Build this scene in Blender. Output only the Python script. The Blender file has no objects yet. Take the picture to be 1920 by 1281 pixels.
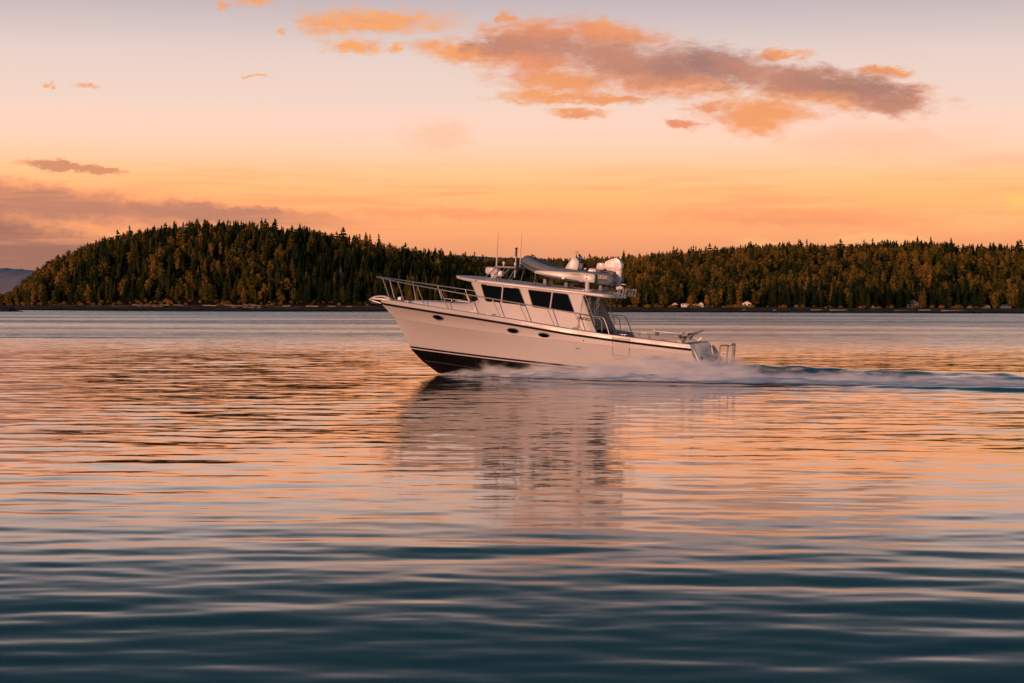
import bpy, bmesh, math, random
import numpy as np
from mathutils import Matrix, Vector, noise as mnoise
R = math.radians
random.seed(7); rng = np.random.default_rng(11)
scene = bpy.context.scene
COL = scene.collection

# ------------------------------------------------------------------ camera
H = 2.32
cam_d = bpy.data.cameras.new('camera'); cam = bpy.data.objects.new('camera', cam_d); COL.objects.link(cam)
cam_d.sensor_width = 36.0; cam_d.lens = 70.0
cam_d.clip_start = 0.5; cam_d.clip_end = 60000
PITCH, ROLL = math.atan(63 / 3733), R(0.17)
f_ = Vector((0, math.cos(PITCH), -math.sin(PITCH))); u_ = Vector((0, math.sin(PITCH), math.cos(PITCH))); r_ = Vector((1, 0, 0))
rt = math.cos(ROLL) * r_ + math.sin(ROLL) * u_; up = -math.sin(ROLL) * r_ + math.cos(ROLL) * u_
cam.matrix_world = Matrix(((rt.x, up.x, -f_.x, 0), (rt.y, up.y, -f_.y, 0), (rt.z, up.z, -f_.z, H), (0, 0, 0, 1)))
scene.camera = cam

# ------------------------------------------------------------------ render look
scene.render.engine = 'CYCLES'
scene.view_settings.view_transform = 'Standard'; scene.view_settings.look = 'None'
scene.view_settings.exposure = 0.0; scene.view_settings.gamma = 1.0; scene.view_settings.use_curve_mapping = False
cy = scene.cycles
cy.use_denoising = True; cy.max_bounces = 8; cy.transparent_max_bounces = 16; cy.volume_bounces = 5; cy.sample_clamp_indirect = 6.0

# ------------------------------------------------------------------ node helper
class NT:
    def __init__(s, tree): s.t = tree; s.n = tree.nodes; s.l = tree.links
    def node(s, typ, **kw):
        n = s.n.new(typ)
        for k, v in kw.items(): setattr(n, k, v)
        return n
    def put(s, sock, v):
        if isinstance(v, bpy.types.NodeSocket): s.l.new(v, sock)
        elif v is not None: sock.default_value = v
    def m(s, op, a, b=None, c=None, clamp=False):
        n = s.node('ShaderNodeMath', operation=op, use_clamp=clamp)
        for i, v in enumerate((a, b, c)): s.put(n.inputs[i], v) if v is not None else None
        return n.outputs[0]
    def vm(s, op, a, b=None):
        n = s.node('ShaderNodeVectorMath', operation=op)
        s.put(n.inputs[0], a)
        if b is not None: s.put(n.inputs[1], b)
        return n.outputs[0]
    def xyz(s, x, y, z):
        n = s.node('ShaderNodeCombineXYZ')
        for i, v in enumerate((x, y, z)): s.put(n.inputs[i], v)
        return n.outputs[0]
    def sep(s, v):
        n = s.node('ShaderNodeSeparateXYZ'); s.put(n.inputs[0], v); return n.outputs
    def noise(s, vec, scale, detail=3, rough=0.55, dist=0.0, col=False):
        n = s.node('ShaderNodeTexNoise'); s.put(n.inputs['Vector'], vec)
        n.inputs['Scale'].default_value = scale; n.inputs['Detail'].default_value = detail
        n.inputs['Roughness'].default_value = rough; n.inputs['Distortion'].default_value = dist
        return n.outputs['Color' if col else 'Fac']
    def mr(s, v, a, b, c=0.0, d=1.0, smooth=True):
        n = s.node('ShaderNodeMapRange', interpolation_type='SMOOTHSTEP' if smooth else 'LINEAR')
        for i, k in enumerate((v, a, b, c, d)): s.put(n.inputs[i], k)
        return n.outputs[0]
    def mix(s, f, a, b):
        n = s.node('ShaderNodeMix', data_type='RGBA')
        s.put(n.inputs[0], f); s.put(n.inputs[6], a); s.put(n.inputs[7], b); return n.outputs[2]
    def ramp(s, v, stops, mode='LINEAR'):
        n = s.node('ShaderNodeValToRGB'); cr = n.color_ramp; cr.interpolation = mode
        while len(cr.elements) < len(stops): cr.elements.new(0.5)
        for e, (p, c) in zip(cr.elements, stops):
            e.position = p; e.color = (*c, 1) if not isinstance(c, (int, float)) else (c, c, c, 1)
        s.put(n.inputs[0], v); return n.outputs[0]

def lin(r, g, b):
    f = lambda c: c / 12.92 if c <= 0.04045 else ((c + 0.055) / 1.055) ** 2.4
    return (f(r / 255), f(g / 255), f(b / 255))

# ------------------------------------------------------------------ world: sunset sky
SUN_AZ_X, SUN_AZ_Y, SUN_EL = -0.47, -0.88, R(4.0)
w = bpy.data.worlds.new('World'); scene.world = w; w.use_nodes = True
N = NT(w.node_tree); N.n.clear()
tc = N.node('ShaderNodeTexCoord'); dx, dy, dz = N.sep(tc.outputs['Generated'])
DEG = 57.29578
el = N.m('MULTIPLY', N.m('ARCSINE', dz), DEG)
az = N.m('MULTIPLY', N.m('ARCTAN2', dx, dy), DEG)
GR = [(-6, (150, 105, 85)), (0, (212, 138, 104)), (1.5, (232, 153, 112)), (2.1, (243, 166, 114)), (2.6, (251, 175, 114)), (3.2, (254, 187, 120)), (3.8, (254, 199, 140)),
      (4.3, (254, 206, 166)), (4.9, (253, 211, 187)), (5.8, (245, 213, 197)), (7.2, (233, 208, 199)), (8.1, (212, 194, 192)), (8.8, (196, 181, 186)), (9.6, (158, 151, 157)), (11, (102, 118, 126)), (12.6, (64, 94, 106)),
      (16, (46, 80, 94)), (24, (46, 82, 99)), (40, (52, 86, 108)), (90, (58, 90, 118))]
E0, E1 = -6.0, 90.0
# finer resolution near the horizon: remap with a square root
t_of = lambda e: math.sqrt((e - E0) / (E1 - E0))
tt = N.m('SQRT', N.m('DIVIDE', N.m('MAXIMUM', N.m('SUBTRACT', el, E0), 0.0), E1 - E0))
# the red of the glow runs past what the exposure can hold
HOT = ([1.5, 2.1, 2.6, 3.2, 3.8, 4.3, 4.9, 5.8, 7.2], [1.0, 1.08, 1.26, 1.4, 1.4, 1.28, 1.12, 1.0, 1.0])
def glow(e, c): r, g_, b_ = lin(*c); return (r * float(np.interp(e, *HOT)) / 1.6, g_ / 1.6, b_ / 1.6)
sky = N.vm('SCALE', N.ramp(tt, [(t_of(e), glow(e, c)) for e, c in GR])); sky.node.inputs['Scale'].default_value = 1.6
P2 = N.xyz(az, N.m('MULTIPLY', el, 2.4), 0.0)
nA = N.noise(P2, 0.85, 9, 0.6, 0.3)
nB = N.noise(N.xyz(az, N.m('MULTIPLY', el, 2.0), 7.3), 0.3, 5, 0.5)
nC = N.noise(N.xyz(az, N.m('MULTIPLY', el, 3.0), 3.1), 2.6, 6, 0.6)
wob = N.m('ADD', N.m('MULTIPLY', N.m('SUBTRACT', nA, 0.5), 2.0), N.m('MULTIPLY', N.m('SUBTRACT', nC, 0.5), 0.9))
wv1 = N.sep(N.vm('SUBTRACT', N.noise(N.xyz(az, N.m('MULTIPLY', el, 2.2), 1.7), 1.0, 7, 0.62, col=True), (0.5, 0.5, 0.5)))
wv2 = N.sep(N.vm('SUBTRACT', N.noise(N.xyz(az, N.m('MULTIPLY', el, 1.9), 9.2), 3.4, 6, 0.68, col=True), (0.5, 0.5, 0.5)))
az0, el0 = az, el
az = N.m('ADD', az, N.m('ADD', N.m('MULTIPLY', wv1[0], 1.5), N.m('MULTIPLY', wv2[0], 0.9)))
el = N.m('ADD', el, N.m('ADD', N.m('MULTIPLY', wv1[1], 0.55), N.m('MULTIPLY', wv2[1], 0.36)))
def blob(px, py, rx, ry, slope=0.0):
    """soft ellipse at a sky direction; slope tilts it (degrees of elevation per degree of azimuth)"""
    a0, e0 = (px - 960) / 65.2, (577.5 - py) / 65.2
    da = N.m('SUBTRACT', az, a0)
    de = N.m('ADD', N.m('SUBTRACT', el, e0), N.m('MULTIPLY', da, slope)) if slope else N.m('SUBTRACT', el, e0)
    q = N.m('ADD', N.m('POWER', N.m('ABSOLUTE', N.m('DIVIDE', da, rx / 65.2)), 2.0), N.m('POWER', N.m('ABSOLUTE', N.m('DIVIDE', de, ry / 65.2)), 2.0))
    return N.m('SUBTRACT', 1.0, N.m('SQRT', q))
def union(bs):
    o = None
    for b in bs:
        v = blob(*b); o = v if o is None else N.m('SMOOTH_MAX', o, v, 0.25)
    return o
def layer(base, fld, col, amp=0.55, lo=-0.12, hi=0.38, op=1.0):
    a = N.mr(N.m('ADD', fld, N.m('MULTIPLY', wob, amp)), lo, hi, 0.0, op)
    return N.mix(a, base, col)
C_OR, C_BR, C_MV = lin(243, 152, 92), lin(254, 168, 88), lin(164, 118, 108)
def rgba(c): return (*c, 1)
# broad low bands
sky = layer(sky, union([(-40, 376, 560, 44, 0.09), (400, 404, 300, 24, 0.06)]), rgba(lin(184, 126, 106)), 0.16, -0.15, 0.6, 0.92)
sky = layer(sky, union([(0, 478, 300, 74, 0.10), (-250, 440, 320, 80)]), rgba(lin(160, 110, 98)), 0.2, -0.1, 0.45, 0.95)
sky = layer(sky, union([(1480, 408, 330, 20, 0.02), (820, 400, 300, 12), (560, 412, 90, 12)]), rgba(lin(232, 150, 104)), 0.35, -0.1, 0.7, 0.55)
sky = layer(sky, union([(1870, 408, 190, 42), (1640, 448, 150, 16), (1420, 455, 60, 14)]), rgba(lin(254, 188, 122)), 0.7, -0.05, 0.8, 0.6)
sky = layer(sky, union([(1905, 385, 60, 22)]), rgba(lin(254, 200, 112)), 0.5, -0.1, 0.7, 0.8)
sky = layer(sky, union([(1850, 305, 130, 16), (1640, 270, 240, 50), (820, 255, 90, 45)]), rgba(lin(252, 190, 152)), 0.6, 0.0, 0.9, 0.55)
sky = layer(sky, union([(145, 323, 105, 11, 0.07)]), rgba(lin(206, 140, 104)), 0.4, -0.05, 0.45, 0.9)
# thin streaks in the glow
strk = N.noise(N.xyz(N.m('MULTIPLY', az0, 0.16), N.m('MULTIPLY', el0, 2.6), 5.5), 1.0, 5, 0.6, 0.4)
sky = N.mix(N.m('MULTIPLY', N.mr(strk, 0.47, 0.68), N.m('MULTIPLY', N.mr(el0, 0.8, 1.8), N.mr(el0, 4.6, 3.0, 0.0, 0.55))), sky, rgba(lin(240, 158, 112)))
# high clouds
rosy = [(700, 48, 180, 27), (610, 52, 80, 24), (665, 93, 64, 17), (740, 97, 16, 10), (480, 12, 46, 12), (422, 28, 14, 7), (520, 70, 14, 4), (105, 175, 13, 7), (180, 175, 26, 6), (480, 149, 30, 3)]
orange = [(880, 102, 115, 24, 0.05), (980, 112, 170, 36, 0.10), (1010, 68, 130, 30), (945, 40, 20, 16), (1130, 66, 150, 30, 0.12), (1050, 155, 140, 32, 0.06), (1030, 184, 115, 16), (1130, 190, 115, 10, 0.02), (1088, 214, 58, 11),
          (1425, 214, 130, 34, 0.02), (1410, 236, 70, 24), (1280, 234, 30, 11), (1560, 178, 200, 40, 0.1), (1650, 142, 60, 10, 0.1), (1462, 109, 56, 12), (1330, 205, 50, 14), (1250, 150, 200, 40, 0.05)]
mauve = [(960, 92, 90, 26, 0.02), (1090, 98, 165, 36, 0.12), (1210, 122, 180, 46, 0.08), (1350, 130, 190, 42, 0.14), (1500, 156, 175, 32, 0.14), (1630, 178, 110, 36, 0.2), (1670, 200, 66, 22)]
sky = layer(sky, union(rosy), N.mix(N.mr(nC, 0.35, 0.65), rgba(lin(238, 160, 118)), rgba(lin(252, 168, 92))), 0.6, -0.2, 0.75, 0.95)
sky = layer(sky, union(orange), N.mix(N.mr(nB, 0.35, 0.65), rgba(lin(244, 160, 100)), rgba(lin(232, 146, 106))), 0.62, -0.22, 0.72, 0.97)
sky = layer(sky, union(mauve), N.mix(N.mr(N.m('ADD', N.m('MULTIPLY', nB, 0.75), N.m('MULTIPLY', nA, 0.25)), 0.4, 0.62), rgba(lin(158, 117, 112)), rgba(lin(196, 134, 112))), 0.62, -0.18, 0.8, 0.97)
nis = N.node('ShaderNodeTexSky', sky_type='NISHITA', sun_disc=False)
nis.sun_elevation = SUN_EL; nis.sun_rotation = math.atan2(SUN_AZ_X, SUN_AZ_Y)
bg0 = N.node('ShaderNodeBackground'); N.put(bg0.inputs[0], sky); bg0.inputs[1].default_value = 1.0
bg1 = N.node('ShaderNodeBackground'); N.put(bg1.inputs[0], nis.outputs[0]); bg1.inputs[1].default_value = 0.004
addb = N.node('ShaderNodeAddShader'); N.l.new(bg0.outputs[0], addb.inputs[0]); N.l.new(bg1.outputs[0], addb.inputs[1])
wo = N.node('ShaderNodeOutputWorld'); N.l.new(addb.outputs[0], wo.inputs[0])

# ------------------------------------------------------------------ sun (low, behind the camera on the port side)
sd = bpy.data.lights.new('sun', 'SUN'); sun = bpy.data.objects.new('sun', sd); COL.objects.link(sun)
sd.energy = 2.7; sd.color = (1.0, 0.47, 0.30); sd.angle = R(1.5)
sv = Vector((SUN_AZ_X, SUN_AZ_Y, 0)).normalized() * math.cos(SUN_EL) + Vector((0, 0, math.sin(SUN_EL)))
sun.rotation_euler = sv.to_track_quat('Z', 'Y').to_euler()
sun.location = (-40, -40, 60)

# ------------------------------------------------------------------ materials
def mat(name, col=(0.5, 0.5, 0.5), rough=0.5, metal=0.0, spec=None, var=0.0, vscale=3.0):
    m = bpy.data.materials.new(name); m.use_nodes = True
    T = NT(m.node_tree); b = T.n['Principled BSDF']
    b.inputs['Base Color'].default_value = (*col, 1); b.inputs['Roughness'].default_value = rough; b.inputs['Metallic'].default_value = metal
    if spec is not None: b.inputs['Specular IOR Level'].default_value = spec
    if var:
        tcn = T.node('ShaderNodeTexCoord')
        nz = T.noise(tcn.outputs['Object'], vscale, 5, 0.6)
        c = T.mix(T.mr(nz, 0.3, 0.7), (*[x * (1 - var) for x in col], 1), (*[min(1, x * (1 + var)) for x in col], 1))
        T.put(b.inputs['Base Color'], c)
        T.put(b.inputs['Roughness'], T.mr(T.noise(tcn.outputs['Object'], vscale * 2.3, 4), 0.2, 0.8, rough * 0.7, min(1, rough * 1.4)))
    return m
GEL = mat('white_gelcoat', (0.56, 0.55, 0.535), 0.3, var=0.012, vscale=0.5)
DECKM = mat('deck_nonskid', (0.58, 0.57, 0.56), 0.6, var=0.05, vscale=6)
COCK = mat('cockpit_liner', (0.36, 0.37, 0.37), 0.5, var=0.05)
STEEL = mat('stainless_steel', (0.50, 0.49, 0.48), 0.55, 1.0)
BLACK = mat('black_rubber', (0.006, 0.006, 0.006), 0.6, spec=0.2, var=0.2)
ANTIF = mat('black_antifouling', (0.004, 0.0045, 0.006), 0.6, spec=0.15, var=0.3, vscale=2)
GLASS = mat('dark_tinted_glass', (0.004, 0.005, 0.006), 0.05, spec=0.18)
PVC = mat('grey_hypalon', (0.16, 0.195, 0.215), 0.5, var=0.06, vscale=4)
PVCD = mat('dark_grey_strake', (0.07, 0.075, 0.08), 0.6)
ALU = mat('dull_aluminium', (0.34, 0.34, 0.34), 0.45, 0.5)
OUTB = mat('white_outboard_paint', (0.68, 0.66, 0.65), 0.3, var=0.03)
DARKP = mat('dark_plastic', (0.02, 0.02, 0.022), 0.45)
INK = mat('lettering_ink', (0.035, 0.025, 0.025), 0.6)
SEAM = mat('seam_shadow_gap', (0.10, 0.08, 0.075), 0.8)

# ------------------------------------------------------------------ mesh helpers
class MB:
    def __init__(s): s.v = []; s.f = []
    def add(s, vs, fs):
        o = len(s.v); s.v += [tuple(v) for v in vs]; s.f += [tuple(i + o for i in f) for f in fs]; return s
    def box(s, c, d, rot=None):
        x, y, z = (k / 2 for k in d)
        vs = [Vector((a * x, b * y, e * z)) for a in (-1, 1) for b in (-1, 1) for e in (-1, 1)]
        if rot is not None: vs = [rot @ v for v in vs]
        vs = [v + Vector(c) for v in vs]
        return s.add(vs, [(0, 1, 3, 2), (4, 6, 7, 5), (0, 4, 5, 1), (2, 3, 7, 6), (0, 2, 6, 4), (1, 5, 7, 3)])
    def tube(s, pts, r, n=8, caps=True, radii=None):
        pts = [Vector(p) for p in pts]; rings = []; vs = []; fs = []
        prev = None
        for i, p in enumerate(pts):
            t = (pts[min(i + 1, len(pts) - 1)] - pts[max(i - 1, 0)]).normalized()
            a = prev if prev is not None else (Vector((0, 0, 1)) if abs(t.z) < 0.9 else Vector((1, 0, 0)))
            a = (a - t * a.dot(t)).normalized(); b = t.cross(a); prev = a
            rr = radii[i] if radii else r
            for k in range(n):
                an = 2 * math.pi * k / n; vs.append(p + (a * math.cos(an) + b * math.sin(an)) * rr)
        for i in range(len(pts) - 1):
            for k in range(n):
                fs.append((i * n + k, i * n + (k + 1) % n, (i + 1) * n + (k + 1) % n, (i + 1) * n + k))
        if caps: fs.append(tuple(range(n - 1, -1, -1))); fs.append(tuple((len(pts) - 1) * n + k for k in range(n)))
        return s.add(vs, fs)
    def prism(s, poly, y0, y1, fy=None):
        """polygon in x,z extruded from y0 to y1 (fy(x,z) adds to y)"""
        n = len(poly); g = fy or (lambda x, z: 0.0)
        vs = [(x, y0 + g(x, z), z) for x, z in poly] + [(x, y1 + g(x, z), z) for x, z in poly]
        fs = [tuple(range(n)), tuple(range(2 * n - 1, n - 1, -1))] + [(i, n + i, n + (i + 1) % n, (i + 1) % n) for i in range(n)]
        return s.add(vs, fs)
    def grid(s, rows, close=False):
        n = len(rows[0]); vs = [v for r in rows for v in r]; fs = []
        for i in range(len(rows) - 1):
            for j in range(n - 1 + (1 if close else 0)):
                k = (j + 1) % n
                fs.append((i * n + j, i * n + k, (i + 1) * n + k, (i + 1) * n + j))
        return s.add(vs, fs)
    def mesh(s, name, m, bevel=0.0, seg=2, smooth=40, clean=True):
        me = bpy.data.meshes.new(name); me.from_pydata([tuple(v) for v in s.v], [], s.f)
        bm = bmesh.new(); bm.from_mesh(me)
        if clean:
            bmesh.ops.remove_doubles(bm, verts=bm.verts, dist=1e-5)
            bmesh.ops.recalc_face_normals(bm, faces=bm.faces)
        if bevel:
            es = [e for e in bm.edges if len(e.link_faces) == 2 and e.calc_face_angle(0) > R(25)]
            bmesh.ops.bevel(bm, geom=es, offset=bevel, segments=seg, affect='EDGES', profile=0.6, clamp_overlap=True)
        bm.to_mesh(me); bm.free()
        for q in (m if isinstance(m, (list, tuple)) else [m]): me.materials.append(q)
        if smooth:
            me.polygons.foreach_set('use_smooth', [True] * len(me.polygons)); me.set_sharp_from_angle(angle=R(smooth))
        return me
    def obj(s, name, m, parent=None, **kw):
        o = bpy.data.objects.new(name, s.mesh(name, m, **kw)); COL.objects.link(o)
        if parent: o.parent = parent
        return o
def empty(name, mw=None):
    o = bpy.data.objects.new(name, None); COL.objects.link(o); o.empty_display_size = 0.2
    if mw is not None: o.matrix_world = mw
    return o
def tag(o, label=None, cat=None, group=None, kind=None):
    for k, v in (('label', label), ('category', cat), ('group', group), ('kind', kind)):
        if v: o[k] = v
    return o
def spline(pts, n=6):
    """Catmull-Rom through the points"""
    P = [Vector(p) for p in pts]; out = []
    for i in range(len(P) - 1):
        a, b, c, d = P[max(i - 1, 0)], P[i], P[i + 1], P[min(i + 2, len(P) - 1)]
        for k in range(n):
            t = k / n; out.append(0.5 * ((2 * b) + (c - a) * t + (2 * a - 5 * b + 4 * c - d) * t * t + (3 * b - a - 3 * c + d) * t ** 3))
    return out + [P[-1]]

# ================================================================== WATER
A_ = np.array([0.9622, -0.2723]); PD = np.array([-0.2723, -0.9622]); O_ = np.array([-2.48, 69.0])   # wake frame: s aft, c to port, from the stem
CF = ([-0.3, 0, 1.3, 4.3, 6.4, 10, 13.2, 16.4, 19.8, 45], [0.0, 0.25, 1.46, 3.53, 4.74, 5.74, 5.9, 6.4, 6.8, 10.0])
def wake_sc(x, y):
    rx, ry = x - O_[0], y - O_[1]
    return rx * A_[0] + ry * A_[1], rx * PD[0] + ry * PD[1]
def sst(a, b, x):
    t = np.clip((x - a) / (b - a), 0, 1); return t * t * (3 - 2 * t)
def wake_h(s, c):
    cf = np.interp(s, *CF)
    hump = np.interp(s, [8.5, 9.6, 11, 13, 16, 20, 30, 45], [0, 0.38, 0.48, 0.38, 0.31, 0.27, 0.2, 0.1])
    hump = hump * (1 + 0.06 * np.sin(s * 2.1 + c) + 0.05 * np.sin(s * 4.7 - 1.7 * c))
    z = hump * np.exp(-(c / (1.35 + 0.5 * sst(10, 15, s))) ** 2)
    lip = 0.04 * np.exp(-((np.abs(c) - cf - 0.1) / 0.4) ** 2) * sst(0.5, 3.0, s) * sst(60, 30, s)
    z += lip - 0.015 * np.exp(-((np.abs(c) - cf - 1.0) / 0.6) ** 2) * sst(1, 4, s) * sst(60, 30, s)
    z -= 0.30 * sst(1.2, 0.6, np.abs(c)) * sst(0.5, 3, s) * sst(9.6, 8.6, s)
    return z
NW = 90
lam = np.exp(rng.uniform(np.log(0.42), np.log(2.6), NW)); th = rng.normal(0, 1, NW) * np.where(lam < 1.3, R(31), R(17)); ph = rng.uniform(0, 2 * np.pi, NW)
kx, ky = 2 * np.pi / lam * np.sin(th), 2 * np.pi / lam * np.cos(th)
SLOPE = 0.026
amp = SLOPE * math.sqrt(2 / NW) / (2 * np.pi / lam) * np.where(lam < 0.8, 0.75, 1.0)
def water_z(x, y, r):
    z = np.zeros_like(x)
    for i in range(NW):
        att = np.clip(lam[i] / (r * 0.012) - 0.6, 0, 1)          # a wave shorter than the mesh can carry dies out
        q = kx[i] * x + ky[i] * y + ph[i]; z += amp[i] * att * np.sin(q + 0.4 * np.cos(q))
    mod = 0.75 + 0.5 * np.sin(x * 0.11 + 1.3 * np.sin(y * 0.07)) * np.sin(y * 0.13 + 0.6)
    return z * mod * (1 + 0.22 * sst(36, 17, r) - 0.35 * sst(15.5, 12, r))
rr = np.concatenate([[0.0, 3.0, 6.0], np.geomspace(8.5, 260, 860), np.geomspace(266, 24000, 70)])
aa = np.concatenate([np.linspace(-180, -26, 40)[:-1], np.linspace(-26, -18.2, 14)[:-1], np.linspace(-18.2, 18.2, 330), np.linspace(18.2, 26, 14)[1:], np.linspace(26, 180, 40)[1:-1]])
RR, AA = np.meshgrid(rr, np.radians(aa), indexing='ij')
WX, WY = RR * np.sin(AA), RR * np.cos(AA)
WZ = water_z(WX, WY, np.maximum(RR, 4)) * sst(1500, 120, RR) * sst(180, 60, np.abs(np.degrees(AA)))
s_, c_ = wake_sc(WX, WY)
near = (RR > 40) & (RR < 110)
WZ += np.where(near & (s_ > -1), wake_h(s_, c_), 0)
WZ += 0.05 * np.sin(1.5 * c_ + 0.25 * s_) * np.exp(-((np.abs(c_) - 4) / 5) ** 2) * sst(8, 20, s_) * near
nr, na = RR.shape
me = bpy.data.meshes.new('water')
vv = np.stack([WX, WY, WZ], -1).reshape(-1, 3)
ii = (np.arange(nr - 1)[:, None] * na + np.arange(na)[None, :])
jj = (np.arange(na) + 1) % na
quads = np.stack([ii, ii + na, (np.arange(1, nr)[:, None] * na + jj[None, :]), (np.arange(nr - 1)[:, None] * na + jj[None, :])], -1).reshape(-1, 4)
me.vertices.add(len(vv)); me.vertices.foreach_set('co', vv.ravel())
me.loops.add(quads.size); me.loops.foreach_set('vertex_index', quads.ravel().astype(np.int32))
me.polygons.add(len(quads)); me.polygons.foreach_set('loop_start', np.arange(0, quads.size, 4, dtype=np.int32)); me.polygons.foreach_set('loop_total', np.full(len(quads), 4, np.int32))
me.polygons.foreach_set('use_smooth', np.ones(len(quads), bool)); me.update(); me.validate()
water = bpy.data.objects.new('water', me); COL.objects.link(water); tag(water, kind='structure')
wm = bpy.data.materials.new('sea_water'); wm.use_nodes = True; T = NT(wm.node_tree); b = T.n['Principled BSDF']
g = T.node('ShaderNodeNewGeometry'); px, py, pz = T.sep(g.outputs['Position'])
far = T.mr(py, 72, 170); vfar = T.mr(py, 150, 420)
patch = T.noise(T.xyz(T.m('MULTIPLY', px, 0.006), T.m('MULTIPLY', py, 0.022), 0), 1.0, 3, 0.5)
ruf = T.m('MULTIPLY', far, T.mr(patch, 0.3, 0.7, 0.55, 1.25))
n1 = T.noise(T.xyz(T.m('MULTIPLY', px, 0.30), py, pz), 1.5, 3, 0.55, col=True)
n2 = T.noise(T.xyz(T.m('MULTIPLY', px, 0.35), py, 4.0), 5.5, 2, 0.5, col=True)
c1 = T.sep(T.vm('SUBTRACT', n1, (0.5, 0.5, 0.5))); c2 = T.sep(T.vm('SUBTRACT', n2, (0.5, 0.5, 0.5)))
kurt = lambda c: T.m('MULTIPLY', T.m('MULTIPLY', c, T.m('ABSOLUTE', c)), 5.0)
c1 = (kurt(c1[0]), kurt(c1[1]), c1[2])
ay = T.m('ADD', T.mr(py, 14, 42, 0.035, 0.16), T.m('MULTIPLY', ruf, 0.42)); ax = T.m('MULTIPLY', ay, 0.5)
sy = T.m('ADD', T.m('MULTIPLY', c1[1], ay), T.m('MULTIPLY', c2[1], T.m('MULTIPLY', ay, 0.5)))
sx = T.m('ADD', T.m('MULTIPLY', c1[0], ax), T.m('MULTIPLY', c2[0], T.m('MULTIPLY', ax, 0.5)))
oldw = T.m('MULTIPLY', T.mr(T.m('ABSOLUTE', T.m('SUBTRACT', T.m('ADD', py, T.m('MULTIPLY', patch, 5.0)), T.m('ADD', 152.5, T.m('MULTIPLY', px, 0.06)))), 3.2, 0.6), T.mr(px, -14, -30))   # last slope of an old wake
lean = T.m('ADD', T.m('ADD', T.m('ADD', T.m('MULTIPLY', ruf, 0.055), T.m('MULTIPLY', oldw, 0.10)), T.m('MULTIPLY', vfar, 0.035)), T.m('ADD', T.mr(py, 23, 10.0, 0.0, 0.052), T.m('MULTIPLY', T.mr(py, 24, 31), T.mr(py, 48, 36, 0.0, -0.006))))
nn = T.vm('NORMALIZE', T.vm('ADD', g.outputs['Normal'], T.xyz(sx, T.m('SUBTRACT', sy, lean), 0.0)))
T.put(b.inputs['Normal'], nn)
b.inputs['Base Color'].default_value = (0.005, 0.036, 0.043, 1); b.inputs['IOR'].default_value = 1.34
T.put(b.inputs['Roughness'], T.m('ADD', T.mr(py, 13, 30, 0.14, 0.04), T.m('MULTIPLY', ruf, 0.12)))
me.materials.append(wm)

# ================================================================== LAND
F = 3733.0
HZ = 577.5
def uv_x(u, Y): return (u - 960) / F * Y
SKL = ([-400, -120, 0, 40, 100, 175, 250, 300, 380, 460, 540, 600, 650, 700, 760, 820, 870, 920, 1000, 1100, 1180], [572, 566, 556, 530, 490, 462, 441, 434, 423, 425, 431, 439, 447, 458, 470, 478, 492, 508, 535, 562, 576])
SKR = ([300, 600, 760, 860, 950, 1050, 1150, 1200, 1260, 1300, 1380, 1420, 1500, 1560, 1640, 1700, 1760, 1800, 1850, 1920, 2100, 2400], [520, 492, 486, 486, 488, 490, 487, 481, 476, 473, 467, 463, 461, 463, 460, 456, 457, 462, 464, 463, 465, 470])
def zsky(u, Y, tab, th): return H + (HZ - np.interp(u, *tab)) * Y / F - th
def shoreY(u): return np.interp(u, [-500, 0, 700, 900, 1200, 1900, 2400], [1280, 1275, 1240, 1240, 1215, 1140, 1100])
LR, RRG = 1500.0, 1950.0
def land_z(u, Y):
    Ys = shoreY(u); d = Y - Ys
    beach = 3.0 * np.clip(d / 26, -1, 1) + 1.2 * sst(26, 60, d)
    tl = np.clip((Y - Ys - 22) / (LR - Ys - 22), 0, 2.2)
    pl = np.where(tl < 1, np.sin(np.pi / 2 * np.clip(tl, 0, 1)) ** 0.85, np.cos(np.pi / 2 * np.clip((tl - 1) / 1.2, 0, 1)))
    zl = np.maximum(zsky(u, LR, SKL, 12.0), 1.0) * pl * (u > -700) + 2.0
    tr = np.clip((Y - Ys - 60) / (RRG - Ys - 60), 0, 2.2)
    pr = np.where(tr < 1, sst(0, 1, np.clip(tr, 0, 1)) * 0.45 + 0.55 * np.sin(np.pi / 2 * np.clip(tr, 0, 1)), np.cos(np.pi / 2 * np.clip((tr - 1) / 1.2, 0, 1)))
    zr = np.maximum(zsky(u, RRG, SKR, 13.0), 1.0) * pr * sst(250, 800, u) + 2.0
    hill = np.maximum(zl, zr)
    return np.where(d < 22, beach, np.minimum(hill + 1.0, 3.0 + (d - 22) * 0.9))
uu = np.linspace(-560, 2480, 300); dd = np.concatenate([np.linspace(-30, 40, 15), np.linspace(50, 1300, 64)])
U, D_ = np.meshgrid(uu, dd, indexing='ij'); LY = shoreY(U) + D_; LX = uv_x(U, LY)
LZ = land_z(U, LY)
for i in range(LZ.shape[0]):
    for j in range(LZ.shape[1]):
        if dd[j] > 4:
            LZ[i, j] += mnoise.noise(Vector((LX[i, j] * 0.03, LY[i, j] * 0.03, 0))) * (1.6 if dd[j] > 40 else 0.5)
rows = [[(LX[i, j], LY[i, j], LZ[i, j]) for j in range(LZ.shape[1])] for i in range(LZ.shape[0])]
gm = bpy.data.materials.new('shore_ground'); gm.use_nodes = True; T = NT(gm.node_tree); b = T.n['Principled BSDF']
g = T.node('ShaderNodeNewGeometry'); px, py, pz = T.sep(g.outputs['Position'])
nz = T.noise(T.xyz(T.m('MULTIPLY', px, 0.25), py, T.m('MULTIPLY', pz, 2.0)), 0.35, 5, 0.6)
beachc = T.mix(T.mr(nz, 0.4, 0.65), (0.040, 0.034, 0.030, 1), (0.13, 0.105, 0.08, 1))
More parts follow.
